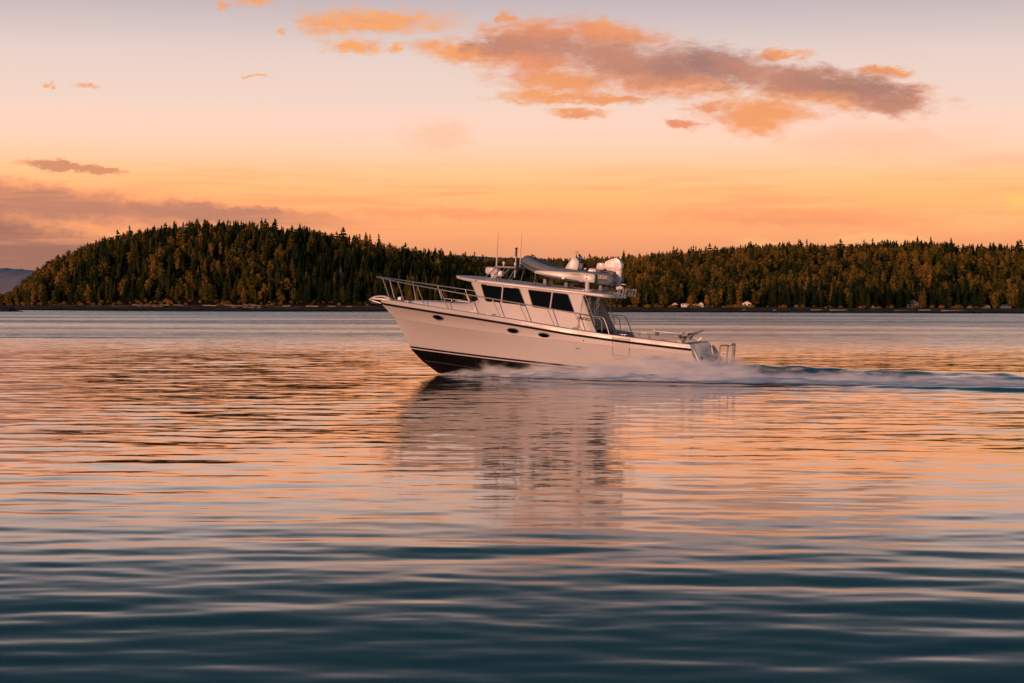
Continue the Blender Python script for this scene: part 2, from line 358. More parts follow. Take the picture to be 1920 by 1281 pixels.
wet = T.mix(T.mr(pz, 0.2, 1.0), (0.018, 0.017, 0.017, 1), beachc)
T.put(b.inputs['Base Color'], T.mix(T.mr(pz, 3.0, 4.2), wet, (0.014, 0.013, 0.007, 1))); b.inputs['Roughness'].default_value = 0.95; b.inputs['Specular IOR Level'].default_value = 0.03
land = MB().grid(rows).obj('terrain', gm, clean=False); tag(land, kind='structure')
# distant hills over the water
dm = mat('hazed_hillside', (0.36, 0.30, 0.31), 0.95, var=0.12, vscale=0.002)  # pale base colour carries the haze of distance
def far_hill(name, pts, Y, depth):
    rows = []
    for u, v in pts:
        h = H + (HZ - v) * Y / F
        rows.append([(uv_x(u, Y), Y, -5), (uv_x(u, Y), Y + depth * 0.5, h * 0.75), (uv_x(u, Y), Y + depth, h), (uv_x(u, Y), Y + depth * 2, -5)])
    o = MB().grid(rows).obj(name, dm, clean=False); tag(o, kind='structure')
def wob_pts(pts, amp_):
    us = np.arange(pts[0][0], pts[-1][0], 6.0); vs = np.interp(us, *zip(*pts))
    return [(u, v + amp_ * mnoise.noise(Vector((u * 0.05, 0.3, 0))) + 0.4 * amp_ * mnoise.noise(Vector((u * 0.21, 1.3, 0)))) for u, v in zip(us, vs)]
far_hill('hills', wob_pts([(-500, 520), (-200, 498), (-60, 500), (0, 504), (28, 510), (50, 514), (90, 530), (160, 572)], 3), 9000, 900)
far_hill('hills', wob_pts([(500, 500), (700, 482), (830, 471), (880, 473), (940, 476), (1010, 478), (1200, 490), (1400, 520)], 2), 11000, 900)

# ================================================================== TREES
def leaf_mat(name, c0, c1, c2, tr=0.18):
    m = bpy.data.materials.new(name); m.use_nodes = True; T = NT(m.node_tree); T.n.clear()
    oi = T.node('ShaderNodeObjectInfo'); g = T.node('ShaderNodeNewGeometry')
    nz = T.noise(g.outputs['Position'], 0.55, 3)
    nl = T.noise(T.vm('MULTIPLY', g.outputs['Position'], (1.0, 0.4, 2.0)), 0.014, 2, 0.5)
    f = T.m('ADD', T.m('ADD', T.m('MULTIPLY', T.m('POWER', oi.outputs['Random'], 1.5), 0.80), T.m('MULTIPLY', T.m('SUBTRACT', nz, 0.42), 0.7)), T.m('MULTIPLY', T.m('SUBTRACT', nl, 0.5), 1.3), clamp=True)
    col = T.ramp(f, [(0.0, c0), (0.55, c1), (1.0, c2)])
    d = T.node('ShaderNodeBsdfDiffuse'); T.put(d.inputs[0], col)
    t = T.node('ShaderNodeBsdfTranslucent'); T.put(t.inputs[0], col)
    mx = T.node('ShaderNodeMixShader'); mx.inputs[0].default_value = tr
    T.l.new(d.outputs[0], mx.inputs[1]); T.l.new(t.outputs[0], mx.inputs[2])
    o = T.node('ShaderNodeOutputMaterial'); T.l.new(mx.outputs[0], o.inputs[0]); return m
FIRM = leaf_mat('fir_needles', (0.018, 0.034, 0.012), (0.054, 0.062, 0.018), (0.19, 0.125, 0.030))
FIR_SHADE = leaf_mat('shaded_fir_needles', (0.010, 0.020, 0.010), (0.018, 0.030, 0.013), (0.045, 0.042, 0.014))  # the fir needles again, darkened in colour to stand in for shade
OLIVE = leaf_mat('olive_foliage', (0.064, 0.066, 0.016), (0.19, 0.134, 0.030), (0.34, 0.205, 0.044))
AUTM = leaf_mat('autumn_foliage', (0.16, 0.115, 0.026), (0.28, 0.17, 0.038), (0.42, 0.225, 0.048))
BARK = mat('bark', (0.055, 0.040, 0.028), 0.9, var=0.25)

def conifer_crown(seed, slim, gap, tip=1.5, n_l=19):
    rd = random.Random(seed); mb = MB()
    for k in range(n_l):
        t = (k + rd.uniform(-0.3, 0.3)) / n_l
        if rd.random() < gap and k < n_l - 3: continue
        z = 0.10 + 0.90 * t; rad = slim * (1 - t) ** 0.68 * rd.uniform(0.65, 1.2) + 0.012
        if k < 3: rad *= 0.55 + 0.15 * k
        nb = rd.randint(5, 8) if t < 0.8 else 4
        off = rd.uniform(0, 6.28)
        for q in range(nb):
            a = off + 6.283 * q / nb + rd.uniform(-0.35, 0.35); r = rad * rd.uniform(0.55, 1.25)
            ca, sa = math.cos(a), math.sin(a); wd = r * rd.uniform(0.30, 0.5); dr = r * rd.uniform(0.12, 0.5)
            th_ = 0.020 * rd.uniform(0.6, 1.6)
            b0 = Vector((0, 0, z + 0.02)); tipv = Vector((ca * r, sa * r, z - dr)); mid = Vector((ca * r * 0.55, sa * r * 0.55, z - dr * 0.25))
            sd_ = Vector((-sa, ca, 0)) * wd
            mb.add([b0, mid + sd_ + Vector((0, 0, -th_)), tipv, mid - sd_ + Vector((0, 0, -th_)), mid + Vector((0, 0, th_))], [(0, 1, 4), (1, 2, 4), (2, 3, 4), (3, 0, 4)])
            # hanging sprays
            m2 = mid + Vector((ca * 0.1 * r, sa * 0.1 * r, -0.01)); hh = rd.uniform(0.02, 0.05)
            mb.add([m2 + sd_ * 0.9, m2 - sd_ * 0.9, m2 - sd_ * 0.3 + Vector((0, 0, -hh))], [(0, 1, 2)])
    mb.add([(0.012, 0, 0.93), (-0.008, 0.010, 0.93), (-0.008, -0.01, 0.93), (0, 0, 1.02)], [(0, 1, 3), (1, 2, 3), (2, 0, 3)])
    return mb
def broad_crown(seed, lobes, leaf, wide):
    rd = random.Random(seed); mb = MB()
    for (cx, cy_, cz, r) in lobes:
        for _ in range(int(70 * (r / 0.2) ** 1.3)):
            d = Vector((rd.gauss(0, 1), rd.gauss(0, 1), rd.gauss(0, 1))).normalized() * r * rd.uniform(0.55, 1.08)
            d.x *= wide; d.y *= wide
            p = Vector((cx, cy_, cz)) + d; nrm = (d.normalized() + Vector((rd.uniform(-.7, .7), rd.uniform(-.7, .7), rd.uniform(-.3, .9)))).normalized()
            a = nrm.orthogonal().normalized(); bb = nrm.cross(a); s = leaf * rd.uniform(0.6, 1.5); an = rd.uniform(0, 6.28)
            a, bb = a * math.cos(an) + bb * math.sin(an), bb * math.cos(an) - a * math.sin(an)
            mb.add([p + a * s, p + bb * s * 0.7, p - a * s * 0.9, p - bb * s * 0.75 + nrm * s * 0.3], [(0, 1, 2, 3)])
    return mb
def lobes(seed, n, z0, z1, spread, r0, r1):
    rd = random.Random(seed); out = []
    for i in range(n):
        t = i / max(1, n - 1); a = rd.uniform(0, 6.28); q = spread * rd.uniform(0.3, 1) * math.sin(math.pi * min(0.95, 0.15 + 0.8 * t))
        out.append((math.cos(a) * q, math.sin(a) * q, z0 + (z1 - z0) * t, rd.uniform(r0, r1) * (1 - 0.35 * t)))
    return out
def trunk_mb(h, r, lean=0.0, limbs=0, seed=1):
    rd = random.Random(seed); mb = MB()
    mb.tube([(0, 0, -0.05), (lean * 0.3, 0, h * 0.4), (lean, 0, h)], r, 6, radii=[r, r * 0.75, r * 0.2])
    for i in range(limbs):
        a = rd.uniform(0, 6.28); z = h * rd.uniform(0.3, 0.7); l = rd.uniform(0.15, 0.28)
        mb.tube([(lean * z / h, 0, z), (math.cos(a) * l * 0.6, math.sin(a) * l * 0.6, z + l * 0.6), (math.cos(a) * l, math.sin(a) * l, z + l * 1.1)], r * 0.4, 5, radii=[r * 0.45, r * 0.3, r * 0.1])
    return mb
KINDS = []   # name, crown mesh, trunk mesh, look
for i, (sl, gp) in enumerate([(0.24, 0.06), (0.19, 0.12), (0.30, 0.14), (0.23, 0.26), (0.27, 0.04)]):
    KINDS.append(('fir_tree', conifer_crown(20 + i, sl, gp).mesh('crown', FIR_SHADE if i == 4 else FIRM, smooth=0, clean=False), trunk_mb(0.95, 0.014, 0, 0).mesh('trunk', BARK), ['spiky green', 'slender green', 'broad ragged', 'sparse gappy', 'dense shaded'][i]))
for i, (nl, z0, z1, sp, r0, r1, M_, wd) in enumerate([(7, 0.35, 0.88, 0.20, 0.15, 0.24, OLIVE, 1.1), (9, 0.30, 0.92, 0.17, 0.12, 0.2, OLIVE, 1.0), (8, 0.3, 0.85, 0.24, 0.15, 0.24, AUTM, 1.15), (6, 0.4, 0.9, 0.15, 0.13, 0.2, AUTM, 1.0)]):
    KINDS.append(('broadleaf_tree', broad_crown(40 + i, lobes(60 + i, nl, z0, z1, sp, r0, r1), 0.042, wd).mesh('crown', M_, smooth=0, clean=False), trunk_mb(0.7, 0.02, 0.03, 4, i).mesh('trunk', BARK), ['rounded olive', 'upright olive', 'wide russet', 'narrow russet'][i]))
KINDS.append(('bush', broad_crown(77, [(0, 0, 0.35, 0.4), (0.3, 0.1, 0.3, 0.3), (-0.3, -0.1, 0.3, 0.32)], 0.09, 1.2).mesh('crown', AUTM, smooth=0, clean=False), trunk_mb(0.3, 0.03).mesh('trunk', BARK), 'low russet'))
KINDS.append(('bush', broad_crown(78, [(0, 0, 0.4, 0.42), (0.35, 0.1, 0.3, 0.3), (-0.3, -0.2, 0.33, 0.32)], 0.09, 1.2).mesh('crown', OLIVE, smooth=0, clean=False), trunk_mb(0.3, 0.03).mesh('trunk', BARK), 'low olive green'))

trees = []   # u, Y, x, z, height, kind
def vnoise(a, b, c=0): return mnoise.noise(Vector((a, b, c)))
HOUSE_U = []
def scatter(n, u0, u1, fy, picker):
    k = 0
    while k < n:
        k += 1
        u = random.uniform(u0, u1); Ys = float(shoreY(u)); Y = fy(Ys)
        r = picker(u, Y, Y - Ys)
        if r is None: continue
        kind, h = r; x = uv_x(u, Y); trees.append((u, Y, x, float(land_z(u, Y)) - 0.2, h, kind))
def pick_left(u, Y, d):
    if d < 24: return None
    zz = float(zsky(u, LR, SKL, 12.0))
    if u > 880 and zz < 8 and d > 110: return None
    nz = vnoise(u * 0.02, d * 0.03)
    conifer = random.random() < (0.84 if d > 120 else 0.74) + nz * 0.5 - (0.20 if 290 < u < 560 and d < 150 else 0.0)
    if u < 60: conifer = random.random() < 0.35
    if 545 < u and d < 120 and random.random() < 0.8: return random.choice([0, 4, 4]), random.uniform(9, 15)  # darkened firs take the place of shade low on the hill
    if conifer:
        h = random.uniform(8, 13.5) * (0.75 if random.random() < 0.3 else 1) * (1.0 if u > 150 else 0.8)
        if random.random() < 0.07: h *= 1.3
        return random.choices([0, 1, 2, 3, 4], [4, 3, 3, 2, 3])[0], h * (0.6 if u < 40 else 1)
    return random.choices([5, 6, 7, 8], [5, 5, 0.7, 0.7])[0], random.uniform(6.5, 12) * (0.7 if u < 60 else 1)
def pick_right(u, Y, d):
    if d < 26: return None
    if u < 880 and d < 360: return None
    nz = vnoise(u * 0.012, d * 0.012, 5)
    ridge = d > 620
    low = d < 190
    if 1430 < u < 1840 and d < 150:
        if random.random() < 0.93: return random.choice([0, 4, 4]), random.uniform(9, 14)  # shade-coloured firs form the dark band under the ridge
        c = 0.9
    elif ridge: c = 0.72
    elif low and u < 1420: c = 0.42
    else: c = 0.20 + nz * 0.9
    if d < 70 and any(abs(u - hu) < hw for hu, hw in HOUSE_U) and d < 55: return None
    if random.random() < c: return random.choices([0, 1, 2, 3, 4], [4, 2, 3, 2, 4])[0], random.uniform(7, 14) * (1.3 if random.random() < 0.1 else 1)
    russet = 2.6 if (u < 1420 and (d < 60 or d > 540)) else 0.95
    return random.choices([5, 6, 7, 8], [4, 3, russet, russet])[0], random.uniform(6, 12.5)
HOUSES = [  # u, v_base, width px, height px, storeys/type, colours
    (1265, 575, 10, 7, 'gable', 'w', 'small cream gabled cottage by the russet bushes on the far shore'),
    (1284, 573, 14, 5, 'long', 'w', 'low cream bungalow between two gabled cottages on the far shore'),
    (1303, 576, 12, 6, 'gable', 'o', 'little ochre cottage with a tan roof beside the glowing cream gable'),
    (1314, 575, 9, 8, 'gable', 'w', 'cream cottage gable end standing tallest of the sunlit cluster on the far shore'),
    (1379, 577, 7, 5, 'gable', 'g', 'tiny grey cabin just before the tall white two-storey house'),
    (1400, 578, 16, 13, 'tall', 'w', 'tall white two-storey house with a balcony on the far shore'),
    (1472, 580, 9, 3, 'long', 'w', 'flat white shed low on the beach between the tall house and the boathouse'),
    (1548, 582, 8, 6, 'gable', 'w', 'small white gabled boathouse on the far beach'),
    (1619, 577, 16, 4, 'long', 'g', 'low pale bungalow, first of the long pair under dark firs'),
    (1638, 577, 14, 5, 'gable', 'g', 'pale gabled bungalow, second of the long pair under dark firs'),
    (1671, 577, 13, 6, 'long', 'g', 'dim grey cottage with a tan roof alone under dark firs'),
    (1712, 577, 22, 14, 'gable', 'b', 'large slate blue house with a steep roof among dark firs'),
    (1822, 578, 20, 7, 'long', 'g', 'grey bungalow at one end of the row under the ridge'),
    (1846, 578, 20, 7, 'gable', 'g', 'grey gabled house in the middle of the row under the ridge'),
    (1886, 579, 20, 8, 'long', 'b', 'dark hip-roofed bungalow behind the beach lawn under the ridge'),
    (1856, 585, 12, 4, 'gable', 'w', 'white boat shed at the water edge below the grey houses')]
HOUSE_U = [(h[0], h[2] / 2 + 3) for h in HOUSES]
scatter(3300, -140, 1060, lambda Ys: Ys + random.uniform(24, 250) if random.random() < 0.82 else random.uniform(LR - 40, LR + 40), pick_left)
scatter(260, -140, 1060, lambda Ys: Ys + random.uniform(24, 40), pick_left)
scatter(6600, 560, 2150, lambda Ys: Ys + 26 + random.uniform(0, 1) ** 0.9 * 760, pick_right)
scatter(420, 560, 2150, lambda Ys: RRG + random.uniform(-60, 30), pick_right)
scatter(330, 1000, 2150, lambda Ys: Ys + random.uniform(26, 60), pick_right)
for _ in range(420):   # shoreline bushes
    u = random.uniform(-120, 2100); Y = float(shoreY(u)) + random.uniform(22, 27)
    if 330 < u < 900 and random.random() < 0.5 or u > 1420 and random.random() < 0.6: continue
    trees.append((u, Y, uv_x(u, Y), float(land_z(u, Y)) - 0.2, random.uniform(1.4, 3.2), random.choices([9, 10], [1.4, 1])[0]))
trees.append((1215, 1262, uv_x(1215, 1262), 4, 17, 0)); trees.append((1263, 1256, uv_x(1263, 1256), 4, 15, 1)); trees.append((1276, 1258, uv_x(1276, 1258), 4, 13, 2))
trees.append((1333, 1250, uv_x(1333, 1250), 4, 14, 5))

# rank by how large a tree shows; the 300 largest in view stand alone
def score(t):
    u, Y, x, z, h, k = t
    if not (2 < u < 1918) or 705 < u < 1165 and (Y - shoreY(u)) < 120 or k >= 9: return -1
    hidden = 0.55 if (Y - shoreY(u)) > 45 and k < 9 else 1.0
    crest = 1.5 if (abs(Y - LR) < 14 and u < 850) or (abs(Y - RRG) < 12 and u > 850) else 1.0
    return h / Y * hidden * crest
order = sorted(range(len(trees)), key=lambda i: -score(trees[i]))
solo, rest = order[:300], order[300:]
def zone(t):
    u, Y, x, z, h, k = t; d = Y - float(shoreY(u)); lefth = u < 850 and d < 420
    if lefth:
        tier = ['waterside below', 'low on', 'halfway up', 'high on', 'on the crest of'][0 if d < 45 else 1 if d < 100 else 2 if d < 160 else 3 if d < 220 else 4]
        al = [(60, 'the seaward tip'), (130, 'the steep seaward end'), (200, 'the seaward shoulder'), (270, 'the notch before the summit'), (330, 'the summit seaward side'), (400, 'the rounded summit'), (470, 'the dip past the summit'), (540, 'the second knoll'),
              (610, 'the long tail top'), (690, 'the tail before the boat'), (760, 'the tail over the bow rail'), (2000, 'the tail over the foredeck')]
    else:
        tier = ['beachside under', 'at the foot of', 'halfway up', 'high on', 'on the crest of'][0 if d < 60 else 1 if d < 150 else 2 if d < 400 else 3 if d < 620 else 4]
        al = [(1000, 'the ridge over the pilothouse'), (1130, 'the ridge over the dinghy'), (1200, 'the ridge over the stern'), (1260, 'the ridge by russet bushes'), (1330, 'the ridge over sunlit cottages'), (1380, 'the ridge beside the tall house'), (1430, 'the ridge over the tall house'), (1520, 'the ridge past empty beach'),
              (1590, 'the ridge over the boathouse'), (1660, 'the ridge over the bungalows'), (1740, 'the ridge over the blue house'), (1810, 'the ridge over the sea wall'), (1870, 'the ridge over the grey row'), (3000, 'the ridge over the dark bungalow')]
    return tier, next(n for lim, n in al if u < lim), lefth
def size_word(h, k):
    if k >= 5: return 'tall' if h > 9.3 else 'squat'
    return 'towering' if h > 15 else 'tall' if h > 13 else 'short'
same = {}
for i in solo:
    t = trees[i]; tierw, anchor, lefth = zone(t)
    same.setdefault(f"{size_word(t[4], t[5])} {KINDS[t[5]][3]} {'fir' if t[5] < 5 else 'tree'} {tierw} {anchor}", []).append(i)
LABEL = {}
ORD = ['first', 'second', 'third', 'fourth', 'fifth', 'sixth', 'seventh', 'eighth', 'ninth', 'tenth', 'eleventh', 'twelfth', 'thirteenth', 'fourteenth', 'fifteenth', 'sixteenth', 'seventeenth', 'eighteenth', 'nineteenth', 'twentieth', 'twenty-first', 'twenty-second', 'twenty-third', 'twenty-fourth', 'twenty-fifth', 'twenty-sixth']
for lab, ids in same.items():
    ids.sort(key=lambda i: abs(trees[i][0] - 960))
    for k, i in enumerate(ids):
        LABEL[i] = lab if len(ids) == 1 else lab + (', the nearer' if k == 0 else ', the farther') if len(ids) == 2 else lab + f', {ORD[min(k, 25)]} from boat'
for i in solo:
    t = trees[i]; u, Y, x, z, h, k = t; nm, cm, tm, look = KINDS[k]
    lefth = zone(t)[2]
    e = empty(nm, Matrix.Translation((x, Y, z)) @ Matrix.Rotation(random.uniform(0, 6.28), 4, 'Z') @ Matrix.Diagonal((h * random.uniform(0.9, 1.15), h * random.uniform(0.9, 1.15), h, 1)))
    tag(e, LABEL[i], 'tree', ('trees on the rounded wooded hill' if lefth else 'trees on the long low ridge'))
    for n_, m_ in (('crown', cm), ('trunk', tm)):
        o = bpy.data.objects.new(n_, m_); COL.objects.link(o); o.parent = e
# the other trees: one forest
proto = bpy.data.collections.new('tree_kinds')
for k, (nm, cm, tm, look) in enumerate(KINDS):
    bm = bmesh.new(); bm.from_mesh(cm); n0 = len(bm.faces); bm.from_mesh(tm); bm.faces.ensure_lookup_table()
    for fce in bm.faces[n0:]: fce.material_index = 1
    m2 = bpy.data.meshes.new('forest_tree'); bm.to_mesh(m2); bm.free(); m2.materials.append(cm.materials[0]); m2.materials.append(BARK)
    o = bpy.data.objects.new('forest_tree_' + 'abcdefghijkl'[k], m2); proto.objects.link(o)
fm = bpy.data.meshes.new('forest'); fm.from_pydata([(trees[i][2], trees[i][1], trees[i][3]) for i in rest], [], [])
at = fm.attributes.new('kind', 'INT', 'POINT'); at.data.foreach_set('value', [trees[i][5] for i in rest])
at = fm.attributes.new('rot', 'FLOAT_VECTOR', 'POINT'); at.data.foreach_set('vector', [q for i in rest for q in (random.gauss(0, .03), random.gauss(0, .03), random.uniform(0, 6.28))])
at = fm.attributes.new('scl', 'FLOAT_VECTOR', 'POINT')
sc_ = []
for i in rest:
    h = trees[i][4]; q = random.uniform(0.85, 1.2); sc_ += [h * q, h * q, h]
at.data.foreach_set('vector', sc_)
forest = bpy.data.objects.new('forest', fm); COL.objects.link(forest); tag(forest, kind='stuff')
ng = bpy.data.node_groups.new('forest_nodes', 'GeometryNodeTree')
ng.interface.new_socket('Geometry', in_out='INPUT', socket_type='NodeSocketGeometry'); ng.interface.new_socket('Geometry', in_out='OUTPUT', socket_type='NodeSocketGeometry')
gi, go = ng.nodes.new('NodeGroupInput'), ng.nodes.new('NodeGroupOutput')
iop = ng.nodes.new('GeometryNodeInstanceOnPoints'); ci = ng.nodes.new('GeometryNodeCollectionInfo')
ci.inputs['Collection'].default_value = proto; ci.inputs['Separate Children'].default_value = True; ci.inputs['Reset Children'].default_value = True
def na_(name, typ):
    n = ng.nodes.new('GeometryNodeInputNamedAttribute'); n.data_type = typ; n.inputs['Name'].default_value = name; return n.outputs['Attribute']
e2r = ng.nodes.new('FunctionNodeEulerToRotation'); ng.links.new(na_('rot', 'FLOAT_VECTOR'), e2r.inputs[0])
ng.links.new(gi.outputs[0], iop.inputs['Points']); ng.links.new(ci.outputs[0], iop.inputs['Instance']); iop.inputs['Pick Instance'].default_value = True
ng.links.new(na_('kind', 'INT'), iop.inputs['Instance Index']); ng.links.new(e2r.outputs[0], iop.inputs['Rotation']); ng.links.new(na_('scl', 'FLOAT_VECTOR'), iop.inputs['Scale'])
ng.links.new(iop.outputs[0], go.inputs[0])
md = forest.modifiers.new('forest_nodes', 'NODES'); md.node_group = ng

# ================================================================== HOUSES, SHORE THINGS
WALLC = {'w': mat('cream_siding', (0.80, 0.74, 0.64), 0.7), 'o': mat('ochre_siding', (0.45, 0.27, 0.12), 0.7), 'g': mat('grey_and_shade_siding', (0.15, 0.145, 0.14), 0.7), 'b': mat('slate_blue_siding', (0.07, 0.09, 0.11), 0.7)}  # the dim grey also puts shade into the walls of the right-hand bungalows
ROOFC = {'w': mat('tan_roof', (0.22, 0.17, 0.13), 0.8), 'o': mat('brown_roof', (0.30, 0.17, 0.09), 0.8), 'g': mat('grey_roof', (0.16, 0.15, 0.14), 0.8), 'b': mat('slate_roof', (0.06, 0.075, 0.09), 0.8)}
TRIM = mat('white_trim', (0.7, 0.68, 0.65), 0.6)
def house(u, vb, wp, hp, typ, colk, label):
    Ys = float(shoreY(u)); Y = Ys + (24 if vb > 579 else 30); k = Y / F; W, Ht = wp * k, hp * k; x = uv_x(u, Y)
    zb = max(H + (HZ + 0.00297 * (u - 960) - vb) * k, 0.6); D = max(W * 0.8, 3.0)
    e = empty('house', Matrix.Translation((x, Y + D / 2, zb))); tag(e, label, 'house', 'houses along the far shore')
    wh = Ht * (0.62 if typ == 'gable' else 0.72 if typ == 'tall' else 0.6)
    MB().box((0, 0, wh / 2 - 0.5), (W, D, wh + 1.0)).obj('wall', WALLC[colk], e, smooth=0)
    ov = 0.25
    if typ in ('gable', 'tall'):     # gable end towards the water
        a = W / 2 + ov
        MB().prism([(-W / 2, wh), (W / 2, wh), (0, Ht - 0.12)], -D / 2, D / 2).obj('gable', WALLC[colk], e, smooth=0)
        mb = MB()
        for sgn in (-1, 1):
            mb.prism([(sgn * a, wh - 0.15), (0, Ht), (0, Ht + 0.14), (sgn * a, wh)], -D / 2 - 0.3, D / 2 + 0.3)
        mb.obj('roof', ROOFC[colk], e, smooth=0)
    else:
        h2 = Ht - wh
        vs = [(-W / 2 - ov, -D / 2 - ov, wh), (W / 2 + ov, -D / 2 - ov, wh), (W / 2 + ov, D / 2 + ov, wh), (-W / 2 - ov, D / 2 + ov, wh), (-W / 2 + D * 0.35, 0, Ht), (W / 2 - D * 0.35, 0, Ht)]
        MB().add(vs, [(0, 1, 5, 4), (1, 2, 5), (2, 3, 4, 5), (3, 0, 4), (3, 2, 1, 0)]).obj('roof', ROOFC[colk], e, smooth=0)
    MB().box((W * 0.22, D * 0.1, Ht - 0.1), (0.5, 0.5, 0.9)).obj('chimney', ROOFC[colk], e, smooth=0)
    nst = 2 if typ == 'tall' else 1; nw = max(2, int(W / 1.8))
    for st in range(nst):
        for q in range(nw):
            wx = -W / 2 + W * (q + 0.5) / nw; wz = wh * (st + 0.52) / nst; ww, hw = W / nw * 0.5, wh / nst * 0.45
            fr = MB().box((wx, -D / 2 - 0.02, wz), (ww + 0.16, 0.06, hw + 0.16)).obj('window', TRIM, e, smooth=0)
            MB().box((wx, -D / 2 - 0.055, wz), (ww, 0.03, hw)).obj('pane', GLASS, fr, smooth=0)
    if typ == 'tall':
        MB().box((0, -D / 2 - 0.6, wh * 0.5), (W, 1.2, 0.12)).box((0, -D / 2 - 1.15, wh * 0.5 + 0.5), (W, 0.06, 0.08)).obj('balcony', TRIM, e, smooth=0)
for h_ in HOUSES: house(*h_)
# sea walls
SEAW = mat('pale_concrete', (0.19, 0.165, 0.14), 0.9, var=0.2, vscale=0.5)
for u0, u1, v, lab in [(1520, 1540, 582, 'short pale sea wall before the little boathouse'), (1555, 1588, 582.5, 'pale sea wall between the boathouse and the pale bungalows'), (1676, 1720, 583.5, 'longest pale sea wall below the slate blue house'),
                       (1722, 1745, 582.5, 'stepped pale sea wall just past the slate blue house'), (1764, 1810, 583.5, 'pale sea wall short of the grey house row')]:
    um = (u0 + u1) / 2; Y = float(shoreY(um)) + 13; k = Y / F; L_ = (u1 - u0) * k; z = H + (HZ + 0.00297 * (um - 960) - v) * k
    o = MB().box((0, 0, 0), (L_, 0.6, 1.3)).obj('sea_wall', SEAW, bevel=0.05); o.location = (uv_x(um, Y), Y, z); tag(o, lab, 'sea wall', 'sea walls on the far beach')
# driftwood
DRIFT = mat('driftwood', (0.34, 0.25, 0.17), 0.85, var=0.3, vscale=0.6)
def log(u, v, L_, r, tilt, lab):
    Y = float(shoreY(u)) + 17; k = Y / F; z = H + (HZ + 0.00297 * (u - 960) - v) * k; a = R(tilt)
    pts = [(-L_ / 2, 0, 0), (-L_ / 6, 0.1, 0.08), (L_ / 5, -0.1, 0), (L_ / 2, 0.1, 0.05)]
    mb = MB().tube(pts, r, 7, radii=[r * 1.2, r, r * 0.85, r * 0.6])
    mb.tube([(-L_ / 2, 0, 0), (-L_ / 2 - 0.3, 0, r * 2.0)], r * 0.4, 5); mb.tube([(L_ / 6, 0, 0), (L_ / 6 + 0.5, 0, r * 2.6)], r * 0.25, 5)
    o = mb.obj('driftwood_log', DRIFT); o.location = (uv_x(u, Y), Y, z); o.rotation_euler = (0, -a * 0.15, a); tag(o, lab, 'log', 'driftwood logs on the near hill beach')
rdl = random.Random(5)
places = [(258, 571.5, 'far end of the sunlit beach'), (268, 572, 'pile beside the orange rocks'), (285, 571.5, 'middle of the sunlit rock pile'), (297, 572.5, 'edge of the sunlit rock pile'), (310, 572.5, 'shady beach past the rock pile'), (335, 572.5, 'dark beach below two leaning trees'),
          (388, 573, 'start of the bright shore strip'), (400, 573.5, 'bright shore strip below the big russet tree'), (430, 572.5, 'bright shore strip under the summit'), (445, 573.5, 'beach beneath the summit, lowest there'), (468, 572, 'rocky shore below the summit trees'), (478, 573.5, 'end of the bright shore strip'),
          (538, 574, 'dark beach under the second knoll'), (586, 574.5, 'dim shore mid way to the boat'), (622, 574.5, 'dim shore before the boat'), (655, 575, 'dim shore just off the bow')]
for u, v, w_ in places:
    log(u, v, rdl.uniform(3.5, 8), rdl.uniform(0.22, 0.36), rdl.uniform(-12, 12), f'bleached driftwood log on the {w_}')
ROCK = mat('shore_rock', (0.10, 0.075, 0.055), 0.9, var=0.4, vscale=0.5); ROCKD = mat('dark_wet_rock', (0.014, 0.012, 0.011), 0.6, var=0.3)
def rock(name, x, y, z, sx_, sy_, sz_, m, seed, lab, cat='rock', grp=None):
    bm = bmesh.new(); bmesh.ops.create_icosphere(bm, subdivisions=3, radius=1)
    for v in bm.verts:
        n = mnoise.noise(v.co * 1.3 + Vector((seed, 0, 0))) * 0.35 + mnoise.noise(v.co * 3.1 + Vector((seed, 5, 0))) * 0.14
        v.co = Vector((v.co.x * sx_, v.co.y * sy_, v.co.z * sz_)) * (1 + n)
    me = bpy.data.meshes.new(name); bm.to_mesh(me); bm.free(); me.materials.append(m)
    o = bpy.data.objects.new(name, me); COL.objects.link(o); o.location = (x, y, z); tag(o, lab, cat, grp); return o
for i, (u, v, s, lab) in enumerate([(262, 573.5, 1.2, 'first small sunlit rock by the driftwood pile'), (276, 573, 1.7, 'largest orange rock in the sunlit pile'), (290, 574, 1.3, 'squat orange rock after the largest one'), (302, 574.5, 1.0, 'last little orange rock of the sunlit pile'),
                                    (440, 576, 1.2, 'low rock on the bright strip under the summit'), (462, 575, 1.6, 'broad rock below the summit trees'), (474, 576, 1.3, 'dark rock ending the bright shore strip'), (486, 577, 1.0, 'small outlying rock past the bright strip')]):
    Y = float(shoreY(u)) + 14; k = Y / F
    rock('shore_rock', uv_x(u, Y), Y, H + (HZ + 0.00297 * (u - 960) - v) * k, s * 1.8, s, s * 0.75, ROCK, i * 3.7, lab, 'rock', 'rocks on the near hill beach')
rock('headland_rock', uv_x(-18, 900), 900, 0.3, 10.5, 7, 2.6, ROCKD, 4.4, 'dark low headland rock cut by the picture edge, before the seaward tip')
rock('reef_rock', uv_x(30, 905), 905, 0.0, 3.4, 2, 0.55, ROCKD, 9.1, 'flat dark reef lying just off the headland rock')
for i, (u, v, s) in enumerate([(1395, 581, .7), (1452, 581.5, .8)]):
    Y = float(shoreY(u)) + 10; k = Y / F
    rock('beach_boulder', uv_x(u, Y), Y, H + (HZ + 0.00297 * (u - 960) - v) * k, s * 1.5, s, s * 0.6, SEAW, 40 + i, 'pale boulder on the far beach ' + ['below the tall white house', 'past the tall white house'][i], 'boulder', 'boulders on the far beach')

